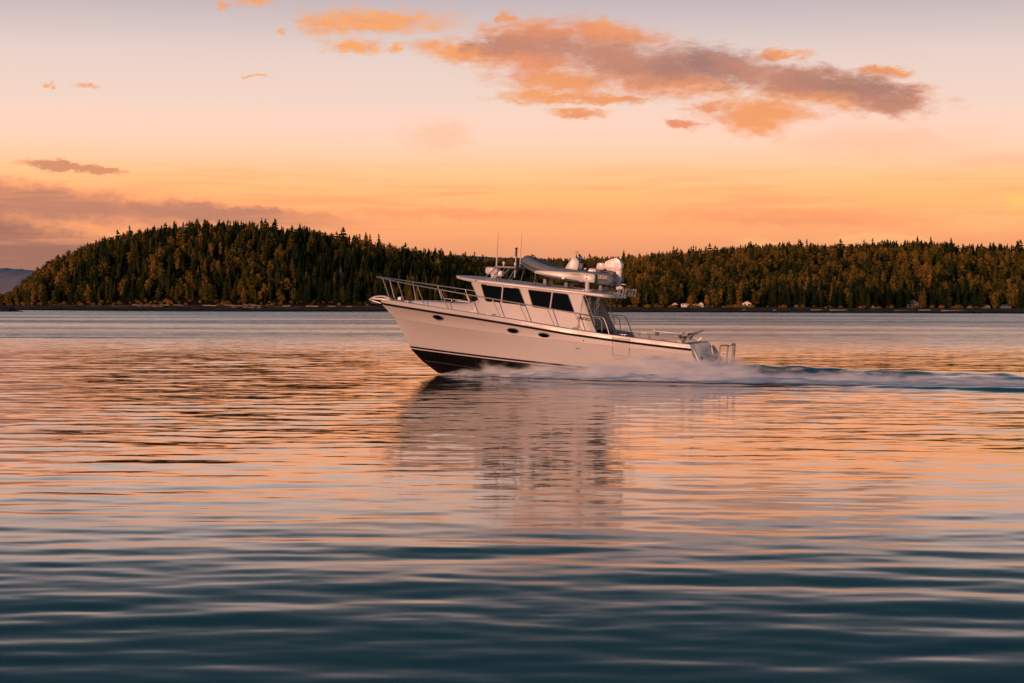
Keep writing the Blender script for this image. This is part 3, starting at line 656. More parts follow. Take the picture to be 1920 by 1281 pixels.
# ================================================================== MOTOR YACHT
def rot(ax, a): return Matrix.Rotation(a, 3, ax)
B0 = Matrix(((-1, 0, 0), (0, -1, 0), (0, 0, 1)))
BM3 = rot('Z', R(-15.8)) @ B0 @ rot('Y', R(-5.0)) @ rot('X', R(-0.6))
BW = Matrix.Translation((6.942, 66.356, 0.0322)) @ BM3.to_4x4()
yacht = tag(empty('motor_yacht', BW), 'white pilothouse motor yacht planing bow-up with a dinghy on its roof', 'boat')
def lvl(ymax, xm, xe, p, aft=0.06):
    def f(x):
        if x > xm: return ymax * max(0.0, 1 - ((x - xm) / (xe - xm)) ** p)
        return ymax * (1 - aft * ((xm - x) / xm) ** 2)
    return f
ip = lambda x, tab: float(np.interp(x, *tab))
ZS = ([0.5, 2, 3.4, 4.9, 6.85, 8.4, 10.36, 12.12], [0.895, 0.925, 0.965, 1.03, 1.165, 1.25, 1.325, 1.375])
ZK = ([0.5, 2.8, 5.8, 8.4, 10, 11.6], [0.735, 0.775, 0.80, 0.83, 0.865, 0.91])
y_rub = lvl(1.88, 4.6, 12.12, 2.9); y_kn = lvl(1.845, 4.3, 11.6, 2.45); y_bt = lvl(1.68, 4.2, 10.95, 2.0, 0.03)
xtr = lambda z: 0.72 - (0.83 - z) * 0.6
LV = {  # name: (x start, x end, z(x), y(x))
    'keel': (-0.2, 9.83, lambda x: -0.80 - 0.05 * x / 9.83, lambda x: 0.0),
    'mid': (-0.1, 10.45, lambda x: -0.50 - 0.05 * math.sin(x / 3), lvl(0.86, 4, 10.45, 1.9, 0)),
    'chine': (0.05, 10.86, lambda x: -0.17 + 0.02 * (x / 10.8) ** 6, lvl(1.60, 4.2, 10.86, 1.9, 0.03)),
    'white_b': (0.18, 10.905, lambda x: -0.095, lvl(1.665, 4.2, 10.905, 2.0, 0.03)),
    'white_a': (0.20, 10.92, lambda x: -0.062, lvl(1.67, 4.2, 10.92, 2.0, 0.03)),
    'boot': (0.22, 10.95, lambda x: 0.0, y_bt),
    'kn_a': (0.67, 11.59, lambda x: ip(x, ZK) - 0.012, lambda x: max(0, y_kn(x) - 0.006)),
    'kn_b': (0.68, 11.60, lambda x: ip(x, ZK), lambda x: y_kn(x) + 0.018 * (x < 11.6)),
    'rub': (0.72, 12.12, lambda x: ip(x, ZS), y_rub),
    'gun': (0.80, 12.16, lambda x: ip(x, ZS) + 0.165, lvl(1.86, 4.6, 12.16, 2.9)),
    'gun_in': (0.82, 12.08, lambda x: ip(x, ZS) + 0.172, lvl(1.78, 4.6, 12.08, 2.9)),
}
def lpt(n, t, sgn=1, off=0.0):
    x0, x1, fz, fy = LV[n]; x = x0 + (x1 - x0) * t
    return Vector((x, sgn * (fy(x) + off), fz(x)))
TS = [1 - (1 - k / 56) ** 1.5 for k in range(57)]
def loft(names, sub=None):
    mb = MB()
    for sgn in (1, -1):
        mb.grid([[lpt(n, t, sgn) for t in TS] for n in names])
    return mb
def blend_rows(a, b, n):   # concave flare between two levels
    rows = []
    for i in range(n + 1):
        s = i / n
        rows.append([lpt(a, t, 1).lerp(lpt(b, t, 1), s) + Vector((0, -0.22 * math.sin(math.pi * s) * 1.5 * max(0, t - 0.40) * (1 - t) ** 0.5, 0)) for t in TS])
    return rows
mb = MB()
R1 = blend_rows('boot', 'kn_a', 8); R2 = blend_rows('kn_b', 'rub', 4)
for sgn in (1, -1):
    def mir(rows): return [[Vector((p.x, max(0, p.y) * sgn, p.z)) for p in r] for r in rows]
    mb.grid(mir(R1)); mb.grid(mir([R1[-1], R2[0]])); mb.grid(mir(R2)); mb.grid(mir([R2[-1], [lpt('gun', t) for t in TS], [lpt('gun_in', t) for t in TS]]))
    mb.grid(mir([[lpt('white_b', t) for t in TS], [lpt('white_a', t) for t in TS]]))
hull = mb.obj('hull', GEL, yacht, smooth=28)
loft(['keel', 'mid', 'chine', 'white_b']).obj('bottom_paint', ANTIF, yacht, smooth=35)
loft(['white_a', 'boot']).obj('boot_stripe', BLACK, hull)
# transom
tl = [lpt(n, 0, 1) for n in ('keel', 'mid', 'chine', 'boot', 'kn_b', 'rub', 'gun')]
MB().grid([[Vector((p.x + 0.012, p.y * q, p.z)) for q in (1, .6, .2, -.2, -.6, -1)] for p in tl]).obj('transom', GEL, yacht)
# rub rail with a steel cap
mb = MB()
for sgn in (1, -1):
    pts = [lpt('rub', t, sgn, 0.012) for t in TS]
    mb.tube([p + Vector((0, 0, 0.0)) for p in pts], 0.038, 8)
mb.obj('rub_rail', BLACK, yacht)
mb = MB()
for sgn in (1, -1):
    mb.tube([p + Vector((0, 0, -0.25 - 0.035 * math.cos(p.x))) for p in [lpt('mid', t, sgn, 0.02) + Vector((0, 0, 0.25)) for t in TS[10:-3]]], 0.018, 5)
mb.obj('spray_strake', mat('scuffed_strake', (0.05, 0.045, 0.04), 0.4), yacht)
# decks
def deckrow(x, inner): return [Vector((x, y, ip(x, ZS) + 0.168)) for y in inner]
mb = MB(); rows = []
for k in range(40):
    x = 4.25 + (12.03 - 4.25) * (1 - (1 - k / 39) ** 1.4); yy = max(0.004, lvl(1.79, 4.6, 12.08, 2.9)(x))
    rows.append([Vector((x, yy * q, ip(x, ZS) + 0.168 + 0.03 * (1 - q * q))) for q in (-1, -.75, -.4, 0, .4, .75, 1)])
mb.grid(rows).obj('deck', DECKM, yacht)
mb = MB()
for sgn in (1, -1):
    xs = [0.80 + (4.27 - 0.80) * k / 12 for k in range(13)]
    gy = lvl(1.86, 4.6, 12.16, 2.9)
    mb.grid([[Vector((x, sgn * (gy(x) - 0.07), ip(x, ZS) + 0.170)) for x in xs], [Vector((x, sgn * (gy(x) - 0.30), ip(x, ZS) + 0.176)) for x in xs], [Vector((x, sgn * (gy(x) - 0.32), ip(x, ZS) + 0.14)) for x in xs], [Vector((x, sgn * (gy(x) - 0.32), 0.42)) for x in xs]])
mb.grid([[Vector((0.80, y, 1.06)) for y in (-1.75, 0, 1.75)], [Vector((1.10, y, 1.07)) for y in (-1.75, 0, 1.75)], [Vector((1.13, y, 0.42)) for y in (-1.5, 0, 1.5)]])
mb.obj('cockpit_coaming', COCK, yacht)
MB().grid([[Vector((x, y, 0.425)) for x in (1.0, 2, 3, 4.7)] for y in (-1.52, 0, 1.52)]).obj('cockpit_floor', DECKM, yacht)
# foredeck trunk
tr = [(7.9, 1.18, 1.93), (8.12, 1.25, 1.915), (8.22, 1.29, 1.91), (8.42, 1.30, 1.80), (8.62, 1.28, 1.725), (8.95, 1.21, 1.69), (9.6, 1.02, 1.665), (10.2, 0.80, 1.64), (10.7, 0.56, 1.615), (10.95, 0.36, 1.58), (11.05, 0.2, 1.50)]
rows = []
for x, wv, t in tr:
    d0 = ip(x, ZS) + 0.14
    rows.append([Vector((x, wv * a, d0 + (t - d0) * b_)) for a, b_ in ((-1, 0), (-.985, .55), (-.95, .86), (-.88, .97), (-.5, 1.03), (0, 1.05), (.5, 1.03), (.88, .97), (.95, .86), (.985, .55), (1, 0))])
MB().grid(rows).obj('trunk_cabin', GEL, yacht, smooth=50)
MB().box((9.6, -0.1, 1.725), (0.62, 0.62, 0.05)).obj('deck_hatch', GLASS, yacht, bevel=0.02)
MB().box((9.0, 0.35, 1.735), (0.5, 0.5, 0.04)).obj('deck_hatch', GEL, yacht, bevel=0.015)
# pilothouse
def ys(x, z): return 1.42 - (z - 1.2) * 0.155 - 0.12 * max(0.0, (x - 6.8) / 1.6) ** 2
xf = lambda z: 8.20 + max(0, z - 1.85) * 0.62
mb = MB(); zs_ = [1.0, 1.4, 1.80, 1.86, 2.1, 2.36, 2.50]
for sgn in (1, -1):
    mb.grid([[Vector((4.60 + (xf(z) - 4.60) * k / 14, sgn * ys(4.60 + (xf(z) - 4.60) * k / 14, z), z)) for k in range(15)] for z in zs_])
house_ = mb.obj('pilothouse', GEL, yacht, smooth=50)
for sgn in (1, -1):      # raked aft wings
    mb = MB()
    poly = [(4.62, 2.47), (4.72, 1.0), (3.92, 1.0), (3.99, 1.13), (4.25, 1.58), (4.62, 2.28)]
    o = len(mb.v)
    mb.prism(poly, 0.0, -0.05 * sgn, lambda x, z, s=sgn: s * (1.42 - (z - 1.2) * 0.155))
    mb.obj('cabin_wing', GEL, yacht, bevel=0.008)
mb = MB()
for sgn in (1, -1):
    mb.tube(spline([(4.63, sgn * 1.24, 2.32), (4.26, sgn * 1.37, 1.60), (3.99, sgn * 1.44, 1.13)], 4), 0.018, 6)
mb.obj('wing_edge_trim', mat('edge_trim', (0.16, 0.17, 0.17), 0.5), yacht)
# windscreen band: reverse-raked, three panes with posts
def wy(q, z):   # plan curve of the front
    xfz = xf(z); return Vector((xfz + 0.22 * (1 - q * q), q * (ys(xfz, z)), z))
MB().grid([[wy(q, z) for q in np.linspace(-1, 1, 13)] for z in (1.0, 1.4, 1.86)]).grid([[wy(q, z) for q in np.linspace(-1, 1, 13)] for z in (2.40, 2.52)]).obj('windscreen_frame', GEL, yacht, smooth=50)
ws = MB().grid([[wy(q, z) + Vector((-0.03, 0, 0)) for q in np.linspace(-1, 1, 13)] for z in (1.85, 2.1, 2.41)]).obj('windscreen', DARKP, yacht)
for q0, q1 in ((-0.97, -0.36), (-0.33, 0.33), (0.36, 0.97)):
    MB().grid([[wy(q, z) + Vector((0.004, 0, 0)) for q in np.linspace(q0, q1, 6)] for z in (1.875, 2.39)]).obj('pane', GLASS, ws, smooth=0)
for q in (-0.345, 0.345, 0.985, -0.985):
    MB().tube([wy(q, 1.85) + Vector((.006, 0, 0)), wy(q, 2.42) + Vector((.006, 0, 0))], 0.026, 6).obj('post', GEL, ws)
# side windows
def round_poly(poly, r, n=4):
    out = []
    for i, p in enumerate(poly):
        a, c = Vector(poly[i - 1]), Vector(poly[(i + 1) % len(poly)]); p = Vector(p)
        d0, d1 = (a - p).normalized() * r, (c - p).normalized() * r
        for k in range(n + 1):
            t = k / n; out.append(tuple(((1 - t) ** 2) * (p + d0) + 2 * t * (1 - t) * p + t * t * (p + d1)))
    return out
def flat_on_side(poly, off, th, sgn):
    mb = MB(); n = len(poly)
    vs = [(x, sgn * (ys(x, z) + off), z) for x, z in poly] + [(x, sgn * (ys(x, z) + off - th), z) for x, z in poly]
    cx = sum(p[0] for p in poly) / n; cz = sum(p[1] for p in poly) / n
    vs.append((cx, sgn * (ys(cx, cz) + off), cz))
    mb.add(vs, [(2 * n, i, (i + 1) % n) for i in range(n)] + [(i, n + i, n + (i + 1) % n, (i + 1) % n) for i in range(n)])
    return mb
W1 = [(8.21, 2.385), (6.86, 2.355), (6.555, 1.815), (7.945, 1.85)]
W2 = [(6.52, 2.345), (5.16, 2.315), (4.86, 1.765), (6.27, 1.805)]
for sgn in (1, -1):
    for Wp, mx in ((W1, (7.42, 7.40)), (W2, (5.68, 5.69))):
        wo_ = flat_on_side(round_poly([(x + (0.03 if x > sum(p[0] for p in Wp) / 4 else -0.03), z + (0.022 if z > 2.1 else -0.022)) for x, z in Wp], 0.07), 0.006, 0.02, sgn).obj('side_window', DARKP, yacht, smooth=30)
        top = lambda x: np.interp(x, [Wp[1][0], Wp[0][0]], [Wp[1][1], Wp[0][1]]); bot = lambda x: np.interp(x, [Wp[2][0], Wp[3][0]], [Wp[2][1], Wp[3][1]])
        pa = [Wp[0], (mx[0] + .03, top(mx[0])), (mx[1] + .03, bot(mx[1])), Wp[3]]; pb = [(mx[0] - .03, top(mx[0])), Wp[1], Wp[2], (mx[1] - .03, bot(mx[1]))]
        for pp in (pa, pb): flat_on_side(round_poly(pp, 0.045), 0.011, 0.006, sgn).obj('pane', GLASS, wo_, smooth=30)
        MB().tube([(mx[0], sgn * (ys(mx[0], 2.37) + 0.014), float(top(mx[0])) + 0.02), (mx[1], sgn * (ys(mx[1], 1.8) + 0.014), float(bot(mx[1])) - 0.02)], 0.024, 6).obj('mullion', GEL, wo_)
# aft bulkhead with a door
MB().grid([[Vector((4.60, y, z)) for y in (-1.2 - (2.4 - z) * .15, 0, 1.2 + (2.4 - z) * .15)] for z in (0.42, 1.2, 2.5)]).obj('aft_bulkhead', COCK, yacht, smooth=0)
door = MB().box((4.575, -0.55, 1.40), (0.05, 0.82, 1.82)).obj('cabin_door', COCK, yacht, bevel=0.015)
MB().prism(round_poly([(-0.24, 1.84), (0.24, 1.84), (0.24, 2.26), (-0.24, 2.26)], 0.06), 0, 0.012).obj('door_window', GLASS, door).matrix_local = Matrix.Translation((4.543, -0.60, 0)) @ Matrix.Rotation(R(90), 4, 'Z')
MB().prism(round_poly([(-0.22, 1.0), (0.22, 1.0), (0.22, 1.42), (-0.22, 1.42)], 0.05), 0, 0.012).obj('door_panel', DARKP, door).matrix_local = Matrix.Translation((4.543, -0.45, 0)) @ Matrix.Rotation(R(90), 4, 'Z')
MB().box((4.535, -0.20, 1.42), (0.05, 0.04, 0.12)).obj('handle', STEEL, door, bevel=0.01)
MB().box((4.57, 0.55, 2.02), (0.02, 0.7, 0.5)).obj('bulkhead_window', GLASS, yacht, bevel=0.006)
MB().box((4.40, 0.75, 0.75), (0.45, 0.8, 0.6)).obj('cockpit_locker', COCK, yacht, bevel=0.03)
MB().box((4.30, -1.15, 0.72), (0.5, 0.5, 0.6)).box((4.3, -1.15, 1.1), (0.42, 0.44, 0.16)).obj('helm_seat', DARKP, yacht, bevel=0.04)
# roof: crowned slab with a turned lip and a visor
def roof_half(x):
    if x > 8.35: return 1.315 * math.sqrt(max(0, 1 - ((x - 8.35) / 1.03) ** 2.2))
    if x < 3.95: return 1.315 * math.sqrt(max(0, 1 - ((3.95 - x) / 0.42) ** 2.4))
    return 1.315
rx = sorted(set([3.532 + 0.4 * (k / 7) ** 2 for k in range(8)] + list(np.linspace(3.95, 8.35, 24)) + [8.35 + 1.028 * (1 - (1 - k / 9) ** 2) for k in range(10)]))
z_lo = lambda x: 2.318 + (x - 3.5) * 0.0255 + 0.05 * sst(8.4, 9.4, x); z_up = lambda x: 2.425 + (x - 3.5) * 0.0245 + 0.02 * sst(8.4, 9.4, x)
rows = []
for x in rx:
    h_ = max(roof_half(x), 0.02); a, b_ = z_lo(x), z_up(x); cr = 0.075 * min(1, (h_ / 1.3) ** 2)
    prof = [(0, a + .03), (.9, a + .02), (.96, a), (.992, a + .004), (1, a + .02), (1, b_ - .015), (.992, b_), (.96, b_ + .012), (.9, b_ + cr * .2), (.7, b_ + cr * .55), (.4, b_ + cr * .88), (0, b_ + cr)]
    rows.append([Vector((x, h_ * q, z)) for q, z in prof] + [Vector((x, -h_ * q, z)) for q, z in prof[-2:0:-1]])
mb = MB().grid(rows, close=True); n_ = len(rows[0])
mb.f.append(tuple(range(n_))); mb.f.append(tuple(range((len(rows) - 1) * n_, len(rows) * n_)))
roof = mb.obj('roof', GEL, yacht, smooth=45)
MB().tube([(8.36, 1.322, 2.50), (8.36, 1.30, 2.50)], 0.035, 10).obj('side_light', DARKP, roof)
# rod holders: a curved rack of tubes on the after edge of the roof
rack = MB().tube(spline([(3.62, 0.95, 2.44), (3.36, 0.5, 2.43), (3.26, -0.1, 2.43), (3.28, -0.7, 2.44), (3.6, -1.1, 2.45)], 6), 0.016, 6).tube(spline([(3.62, 0.95, 2.60), (3.36, 0.5, 2.60), (3.26, -0.1, 2.60), (3.28, -0.7, 2.60), (3.6, -1.1, 2.60)], 6), 0.016, 6).obj('rod_holder_rack', STEEL, yacht)
cp = spline([(3.55, 0.80, 2.5), (3.36, 0.5, 2.5), (3.26, -0.1, 2.5), (3.28, -0.7, 2.5), (3.55, -1.0, 2.5)], 10)
for k in range(12):
    p = cp[int(k * (len(cp) - 1) / 11)]
    MB().tube([(p.x + 0.015, p.y, 2.39), (p.x - 0.025, p.y, 2.655)], 0.022, 7).obj('rod_holder', ALU, rack)
# bow rail and stanchions
RT = [(12.363, 0, 2.29), (12.30, .16, 2.285), (12.027, .35, 2.267), (11.315, .80, 2.207), (10.492, 1.15, 2.149), (9.557, 1.45, 2.09), (8.592, 1.60, 2.02), (7.625, 1.70, 1.955), (6.674, 1.72, 1.885), (5.688, 1.72, 1.81), (4.742, 1.70, 1.737), (4.40, 1.60, 1.70), (4.26, 1.40, 1.68)]
pr = spline(RT, 4); full = pr[:0:-1] + [Vector((p.x, -p.y, p.z)) for p in pr]
MB().tube(full, 0.020, 8).obj('bow_rail', STEEL, yacht)
TOPX = [12.03, 11.31, 10.49, 9.56, 8.59, 7.62, 6.67, 5.69, 4.74]
BOT = [(11.721, .3, 1.56), (11.051, .75, 1.515), (10.165, 1.10, 1.48), (9.185, 1.4, 1.43), (8.186, 1.6, 1.375), (7.236, 1.68, 1.325), (6.292, 1.70, 1.27), (5.345, 1.70, 1.20), (4.413, 1.70, 1.15)]
for sgn in (1, -1):
    for tx, bp in zip(TOPX, BOT):
        tp = min(pr, key=lambda p: abs(p.x - tx)); tp = Vector((tx, float(np.interp(tx, [p.x for p in pr[::-1]], [p.y for p in pr[::-1]])), float(np.interp(tx, [p.x for p in pr[::-1]], [p.z for p in pr[::-1]]))))
        bx = Vector((bp[0], bp[1] * sgn, bp[2])); bx.y = sgn * min(abs(bx.y), max(0.1, lvl(1.86, 4.6, 12.16, 2.9)(bx.x) - 0.05))
        MB().tube([bx + Vector((0, 0, -0.03)), Vector((tp.x, tp.y * sgn, tp.z))], 0.016, 7).tube([bx + Vector((0, 0, -0.03)), bx + Vector((0, 0, 0.012))], 0.04, 8).obj('stanchion', STEEL, yacht)
# pulpit and anchor
MB().prism([(11.75, 1.50), (12.42, 1.495), (12.50, 1.53), (12.42, 1.56), (11.75, 1.575)], -0.14, 0.14).obj('pulpit', GEL, yacht, bevel=0.02)
MB().tube(spline([(11.80, .10, 1.58), (12.05, .10, 1.63), (12.32, .09, 1.60), (12.52, .07, 1.50), (12.55, 0, 1.46), (12.52, -.07, 1.50), (12.32, -.09, 1.60), (12.05, -.10, 1.63), (11.80, -.10, 1.58)], 4), 0.028, 7).obj('anchor_roller_hoop', OUTB, yacht)
an = MB().tube([(12.58, 0, 1.47), (12.2, 0, 1.40), (11.95, 0, 1.30)], 0.028, 6).obj('anchor', STEEL, yacht)
MB().add([(12.60, 0, 1.52), (12.45, .16, 1.36), (12.22, 0, 1.34), (12.45, -.16, 1.36), (12.50, 0, 1.40)], [(0, 1, 4), (0, 4, 3), (1, 2, 4), (4, 2, 3), (0, 3, 2, 1)]).obj('fluke', STEEL, an, smooth=0)
MB().tube([(11.42, 0, 1.54), (11.42, 0, 1.68)], 0.10, 12, radii=[.10, .085]).box((11.42, .14, 1.61), (0.12, 0.1, 0.1)).obj('windlass', STEEL, yacht, bevel=0.012)
for (x, y) in ((11.0, .62), (7.7, 1.66), (4.85, 1.72), (1.15, 1.60), (3.05, 1.62)):
    for sgn in (1, -1):
        z = ip(x, ZS) + 0.17
        y2 = min(y, lvl(1.86, 4.6, 12.16, 2.9)(x) - .08)
        MB().tube([(x - .11, y2 * sgn, z + .055), (x + .11, y2 * sgn, z + .055)], 0.013, 6).tube([(x - .04, y2 * sgn, z), (x - .04, y2 * sgn, z + .055)], 0.013, 6).tube([(x + .04, y2 * sgn, z), (x + .04, y2 * sgn, z + .055)], 0.013, 6).obj('cleat', STEEL, yacht)
# portlights
def hull_y(x, z):
    zk, zr = ip(x, ZK), ip(x, ZS)
    if z > zk: return y_kn(x) + 0.018 + (y_rub(x) - y_kn(x) - 0.018) * (z - zk) / (zr - zk)
    return y_bt(x) + (y_kn(x) - y_bt(x)) * z / zk
def hull_patch(poly, off, th, sgn):
    n = len(poly); cx = sum(p[0] for p in poly) / n; cz = sum(p[1] for p in poly) / n
    vs = [(x, sgn * (hull_y(x, z) + off), z) for x, z in poly] + [(x, sgn * (hull_y(x, z) + off - th), z) for x, z in poly] + [(cx, sgn * (hull_y(cx, cz) + off), cz)]
    return MB().add(vs, [(2 * n, i, (i + 1) % n) for i in range(n)] + [(i, n + i, n + (i + 1) % n, (i + 1) % n) for i in range(n)])
def ell(cx, cz, a, b_, tilt, n=24): return [(cx + a * math.cos(t) * math.cos(tilt) - b_ * math.sin(t) * math.sin(tilt), cz + a * math.cos(t) * math.sin(tilt) + b_ * math.sin(t) * math.cos(tilt)) for t in (2 * math.pi * k / n for k in range(n))]
for sgn in (1, -1):
    for (x, z) in ((9.64, 1.128), (6.79, 0.955), (5.69, 0.908)):
        pl = hull_patch(ell(x, z, 0.215, 0.092, R(2)), 0.006, 0.03, sgn).obj('portlight', ALU, yacht)
        ring = [Vector((px_, sgn * (hull_y(px_, pz_) + 0.008), pz_)) for px_, pz_ in ell(x, z, 0.205, 0.084, R(2))]
        MB().tube(ring + ring[:1], 0.013, 6, caps=False).obj('rim', STEEL, pl)
        hull_patch(ell(x, z, 0.19, 0.07, R(2)), 0.010, 0.01, sgn).obj('glass', GLASS, pl)
    for (x, z) in ((4.32, 0.86), (4.55, 0.585), (4.47, 0.58)):
        hull_patch(ell(x, z, 0.022, 0.022, 0, 10), 0.006, 0.02, sgn).obj('drain', BLACK, hull)
# boarding door on the port side: a slightly proud panel within a dark gap
DP = [(3.365, 1.07), (2.777, 1.045), (2.75, 0.49), (3.325, 0.47)]
hull_patch([DP[0], (3.07, 1.055), DP[1], (2.77, 0.93), (2.765, .86), (2.76, 0.76), DP[2], (3.05, .48), DP[3], (3.34, 0.77), (3.345, .86), (3.355, 0.95)], 0.002, 0.01, 1).obj('door_gap', SEAM, hull)
ins = lambda p: (3.06 + (p[0] - 3.06) * 0.945, 0.77 + (p[1] - 0.77) * 0.955)
bd = hull_patch([ins(p) for p in [DP[0], (3.07, 1.055), DP[1], (2.77, 0.93), (2.765, .86), (2.76, 0.76), DP[2], (3.05, .48), DP[3], (3.34, 0.77), (3.345, .86), (3.355, 0.95)]], 0.007, 0.01, 1).obj('boarding_door', GEL, yacht, smooth=30)
# cockpit hand rails
for sgn in (1, -1):
    MB().tube(spline([(4.20, sgn * 1.47, 1.68), (3.86, sgn * 1.62, 1.68), (3.74, sgn * 1.66, 1.62), (3.62, sgn * 1.68, 1.40), (3.49, sgn * 1.70, 1.10)], 5), 0.018, 7).obj('cockpit_hand_rail', STEEL, yacht)
    MB().tube(spline([(4.56, sgn * 1.30, 2.34), (4.50, sgn * 1.36, 2.30), (4.28, sgn * 1.42, 1.88), (4.08, sgn * 1.48, 1.44), (4.10, sgn * 1.42, 1.40)], 4), 0.014, 7).obj('grab_rail', STEEL, yacht)
    MB().tube(spline([(4.16, sgn * 1.30, 1.62), (3.98, sgn * 1.38, 1.62), (3.88, sgn * 1.36, 1.50), (3.84, sgn * 1.40, 1.20)], 4), 0.014, 7).obj('grab_rail', ALU, yacht)
# bait board on the starboard gunwale, rod holders, downriggers
bb = MB().box((2.18, -1.62, 1.265), (1.02, 0.42, 0.05)).box((2.66, -1.62, 1.30), (0.06, 0.42, 0.05)).box((1.70, -1.62, 1.30), (0.06, 0.42, 0.05)).obj('bait_board', GEL, yacht, bevel=0.012)
for x in (2.60, 1.80): MB().prism([(x - .09, 1.245), (x + .09, 1.245), (x + .035, 1.16), (x + .035, 1.08), (x - .035, 1.08), (x - .035, 1.16)], -1.70, -1.56).obj('bracket', DARKP, bb, bevel=0.006)
for sgn, x in ((-1, 1.42), (1, 1.05)):
    dr = MB().prism([(x - .12, 1.24), (x + .10, 1.24), (x + .04, 1.14), (x + .04, 1.06), (x - .04, 1.06), (x - .04, 1.14)], sgn * 1.55, sgn * 1.68).obj('downrigger', DARKP, yacht, bevel=0.008)
    MB().tube([(x, sgn * 1.61, 1.30), (x, sgn * 1.61, 1.24)], 0.10, 12).obj('reel', DARKP, dr)
    MB().tube([(x + .1, sgn * 1.61, 1.26), (x - .22, sgn * 1.61, 1.33), (x - .42, sgn * 1.61, 1.45)], 0.03, 6).obj('boom', DARKP, dr)
MB().prism([(0.98, 1.08), (1.06, 1.08), (0.94, 1.22), (0.86, 1.25), (0.86, 1.18)], -0.92, -0.86).obj('fish_cleaning_arm', OUTB, yacht, bevel=0.012)
# swim platform with staple rails
rows = []
for y in np.linspace(-1.62, 1.62, 17):
    xe = -0.44 + 0.62 * abs(y / 1.62) ** 3.2
    rows.append([Vector((0.55, y, .40)), Vector((xe + .03, y, .405)), Vector((xe, y, .385)), Vector((xe, y, .335)), Vector((xe + .04, y, .315)), Vector((0.5, y, .30))])
plat = MB().grid(rows).obj('swim_platform', GEL, yacht, smooth=40)
MB().grid([[Vector((0.52, y, .411)), Vector((0.3, y, .411)), Vector((-0.34 + 0.56 * abs(y / 1.5) ** 3.2, y, .412))] for y in np.linspace(-1.5, 1.5, 13)]).obj('teak_pad', mat('grey_deck_pad', (0.20, 0.21, 0.21), 0.8, var=0.1), plat)
for (y0, y1) in ((1.22, 0.62), (-0.62, -1.22)):
    xa = lambda y: -0.30 + 0.45 * abs(y / 1.62) ** 3.2
    MB().tube(spline([(xa(y0) - .02, y0, .40), (xa(y0), y0, .70), (xa(y0), y0, 1.03), (xa(y0) - .01, y0 * .97 + y1 * .03, 1.10), ((xa(y0) + xa(y1)) / 2 - .02, (y0 + y1) / 2, 1.11), (xa(y1) - .01, y1 * .97 + y0 * .03, 1.10), (xa(y1), y1, 1.03), (xa(y1), y1, .70), (xa(y1) - .02, y1, .40)], 4), 0.026, 8).obj('staple_rail', STEEL, plat)
MB().tube([(xa(.62), .62, 1.10), (xa(-.62) - .02, -.62, 1.10)], 0.012, 6).obj('safety_line', DARKP, plat)
for y in (-1.05, -0.75): MB().tube([(-0.24, y, .38), (-0.22, y, 1.06)], 0.035, 8).obj('boarding_ladder_leg', STEEL, plat)
MB().box((-0.22, -.9, 1.07), (0.08, 0.36, 0.05)).box((-0.23, -.9, .85), (0.04, 0.28, 0.03)).box((-0.235, -.9, .62), (0.04, 0.28, 0.03)).obj('boarding_ladder_step', DARKP, plat, bevel=0.008)
MB().prism([(0.50, .43), (0.18, .43), (0.55, 0.93), (0.66, .98)], -1.70, -1.58).obj('quarter_fin', GEL, yacht, bevel=0.02)
MB().prism([(0.45, .43), (0.34, .43), (0.66, 0.93), (0.70, .93)], 1.58, 1.68).obj('quarter_fin', GEL, yacht, bevel=0.02)
MB().tube([(0.52, 0.95, 0.62), (0.47, 0.95, 0.61)], 0.05, 10).obj('shore_power_cap', BLACK, yacht)
# radar arch: low tubular table with radar, horns, lights
arch = MB().prism([(7.18, 3.03), (7.24, 3.075), (7.90, 3.05), (7.98, 3.01), (7.90, 2.99), (7.24, 3.01)], -0.62, 0.62).obj('radar_arch', mat('blue_grey_arch', (.12, .14, .16), .4), yacht, bevel=0.012)
for sgn in (1, -1):
    for x0, x1 in ((7.88, 8.22), (7.74, 7.95), (7.42, 7.72), (7.22, 7.38)):
        MB().tube([(x0, sgn * .55, 3.02), (x1, sgn * .82, z_up(x1) + .06)], 0.018, 7).obj('leg', STEEL, arch)
rad = MB().tube([(8.18, 0, 2.74), (8.18, 0, 2.80), (8.18, 0, 2.95), (8.18, 0, 2.99)], 0.3, 24, radii=[.22, .26, .25, .18]).obj('radar', OUTB, yacht, smooth=45)
MB().tube([(8.1, 0, 2.62), (8.12, 0, 2.76)], 0.12, 12).obj('radar_foot', OUTB, rad)
MB().box((7.80, .45, 2.80), (0.26, 0.3, 0.20)).obj('spotlight', OUTB, yacht, bevel=0.04)
for (x, y) in ((7.74, .25), (7.37, .1), (7.28, -.3)): MB().tube([(x, y, 3.06), (x, y, 3.10), (x, y, 3.13), (x, y, 3.19), (x, y, 3.21)], .03, 10, radii=[.022, .022, .045, .05, .042]).obj('dome_light', OUTB, arch)
ms = MB().tube([(7.30, .3, 2.70), (7.315, .3, 3.42)], 0.02, 8).obj('signal_mast', OUTB, yacht)
MB().tube([(7.31, .3, 3.42), (7.318, .3, 3.66)], .036, 9).obj('lamp_housing', DARKP, ms)
MB().tube([(7.32, .3, 3.66), (7.32, .3, 3.69), (7.322, .3, 3.73)], .05, 9, radii=[.03, .05, .02]).obj('anchor_light', DARKP, ms)
an1 = MB().tube([(7.96, .35, 2.90), (7.975, .35, 3.45)], 0.026, 8).obj('whip_antenna', OUTB, yacht)
MB().tube([(7.975, .35, 3.45), (7.99, .35, 4.22)], 0.010, 5, radii=[.011, .006]).obj('whip', mat('faded_whip', (0.35, 0.3, 0.28), 0.5), an1)
an2 = MB().tube([(7.34, -.4, 3.03), (7.35, -.4, 3.5)], 0.018, 8).obj('whip_antenna', OUTB, yacht)
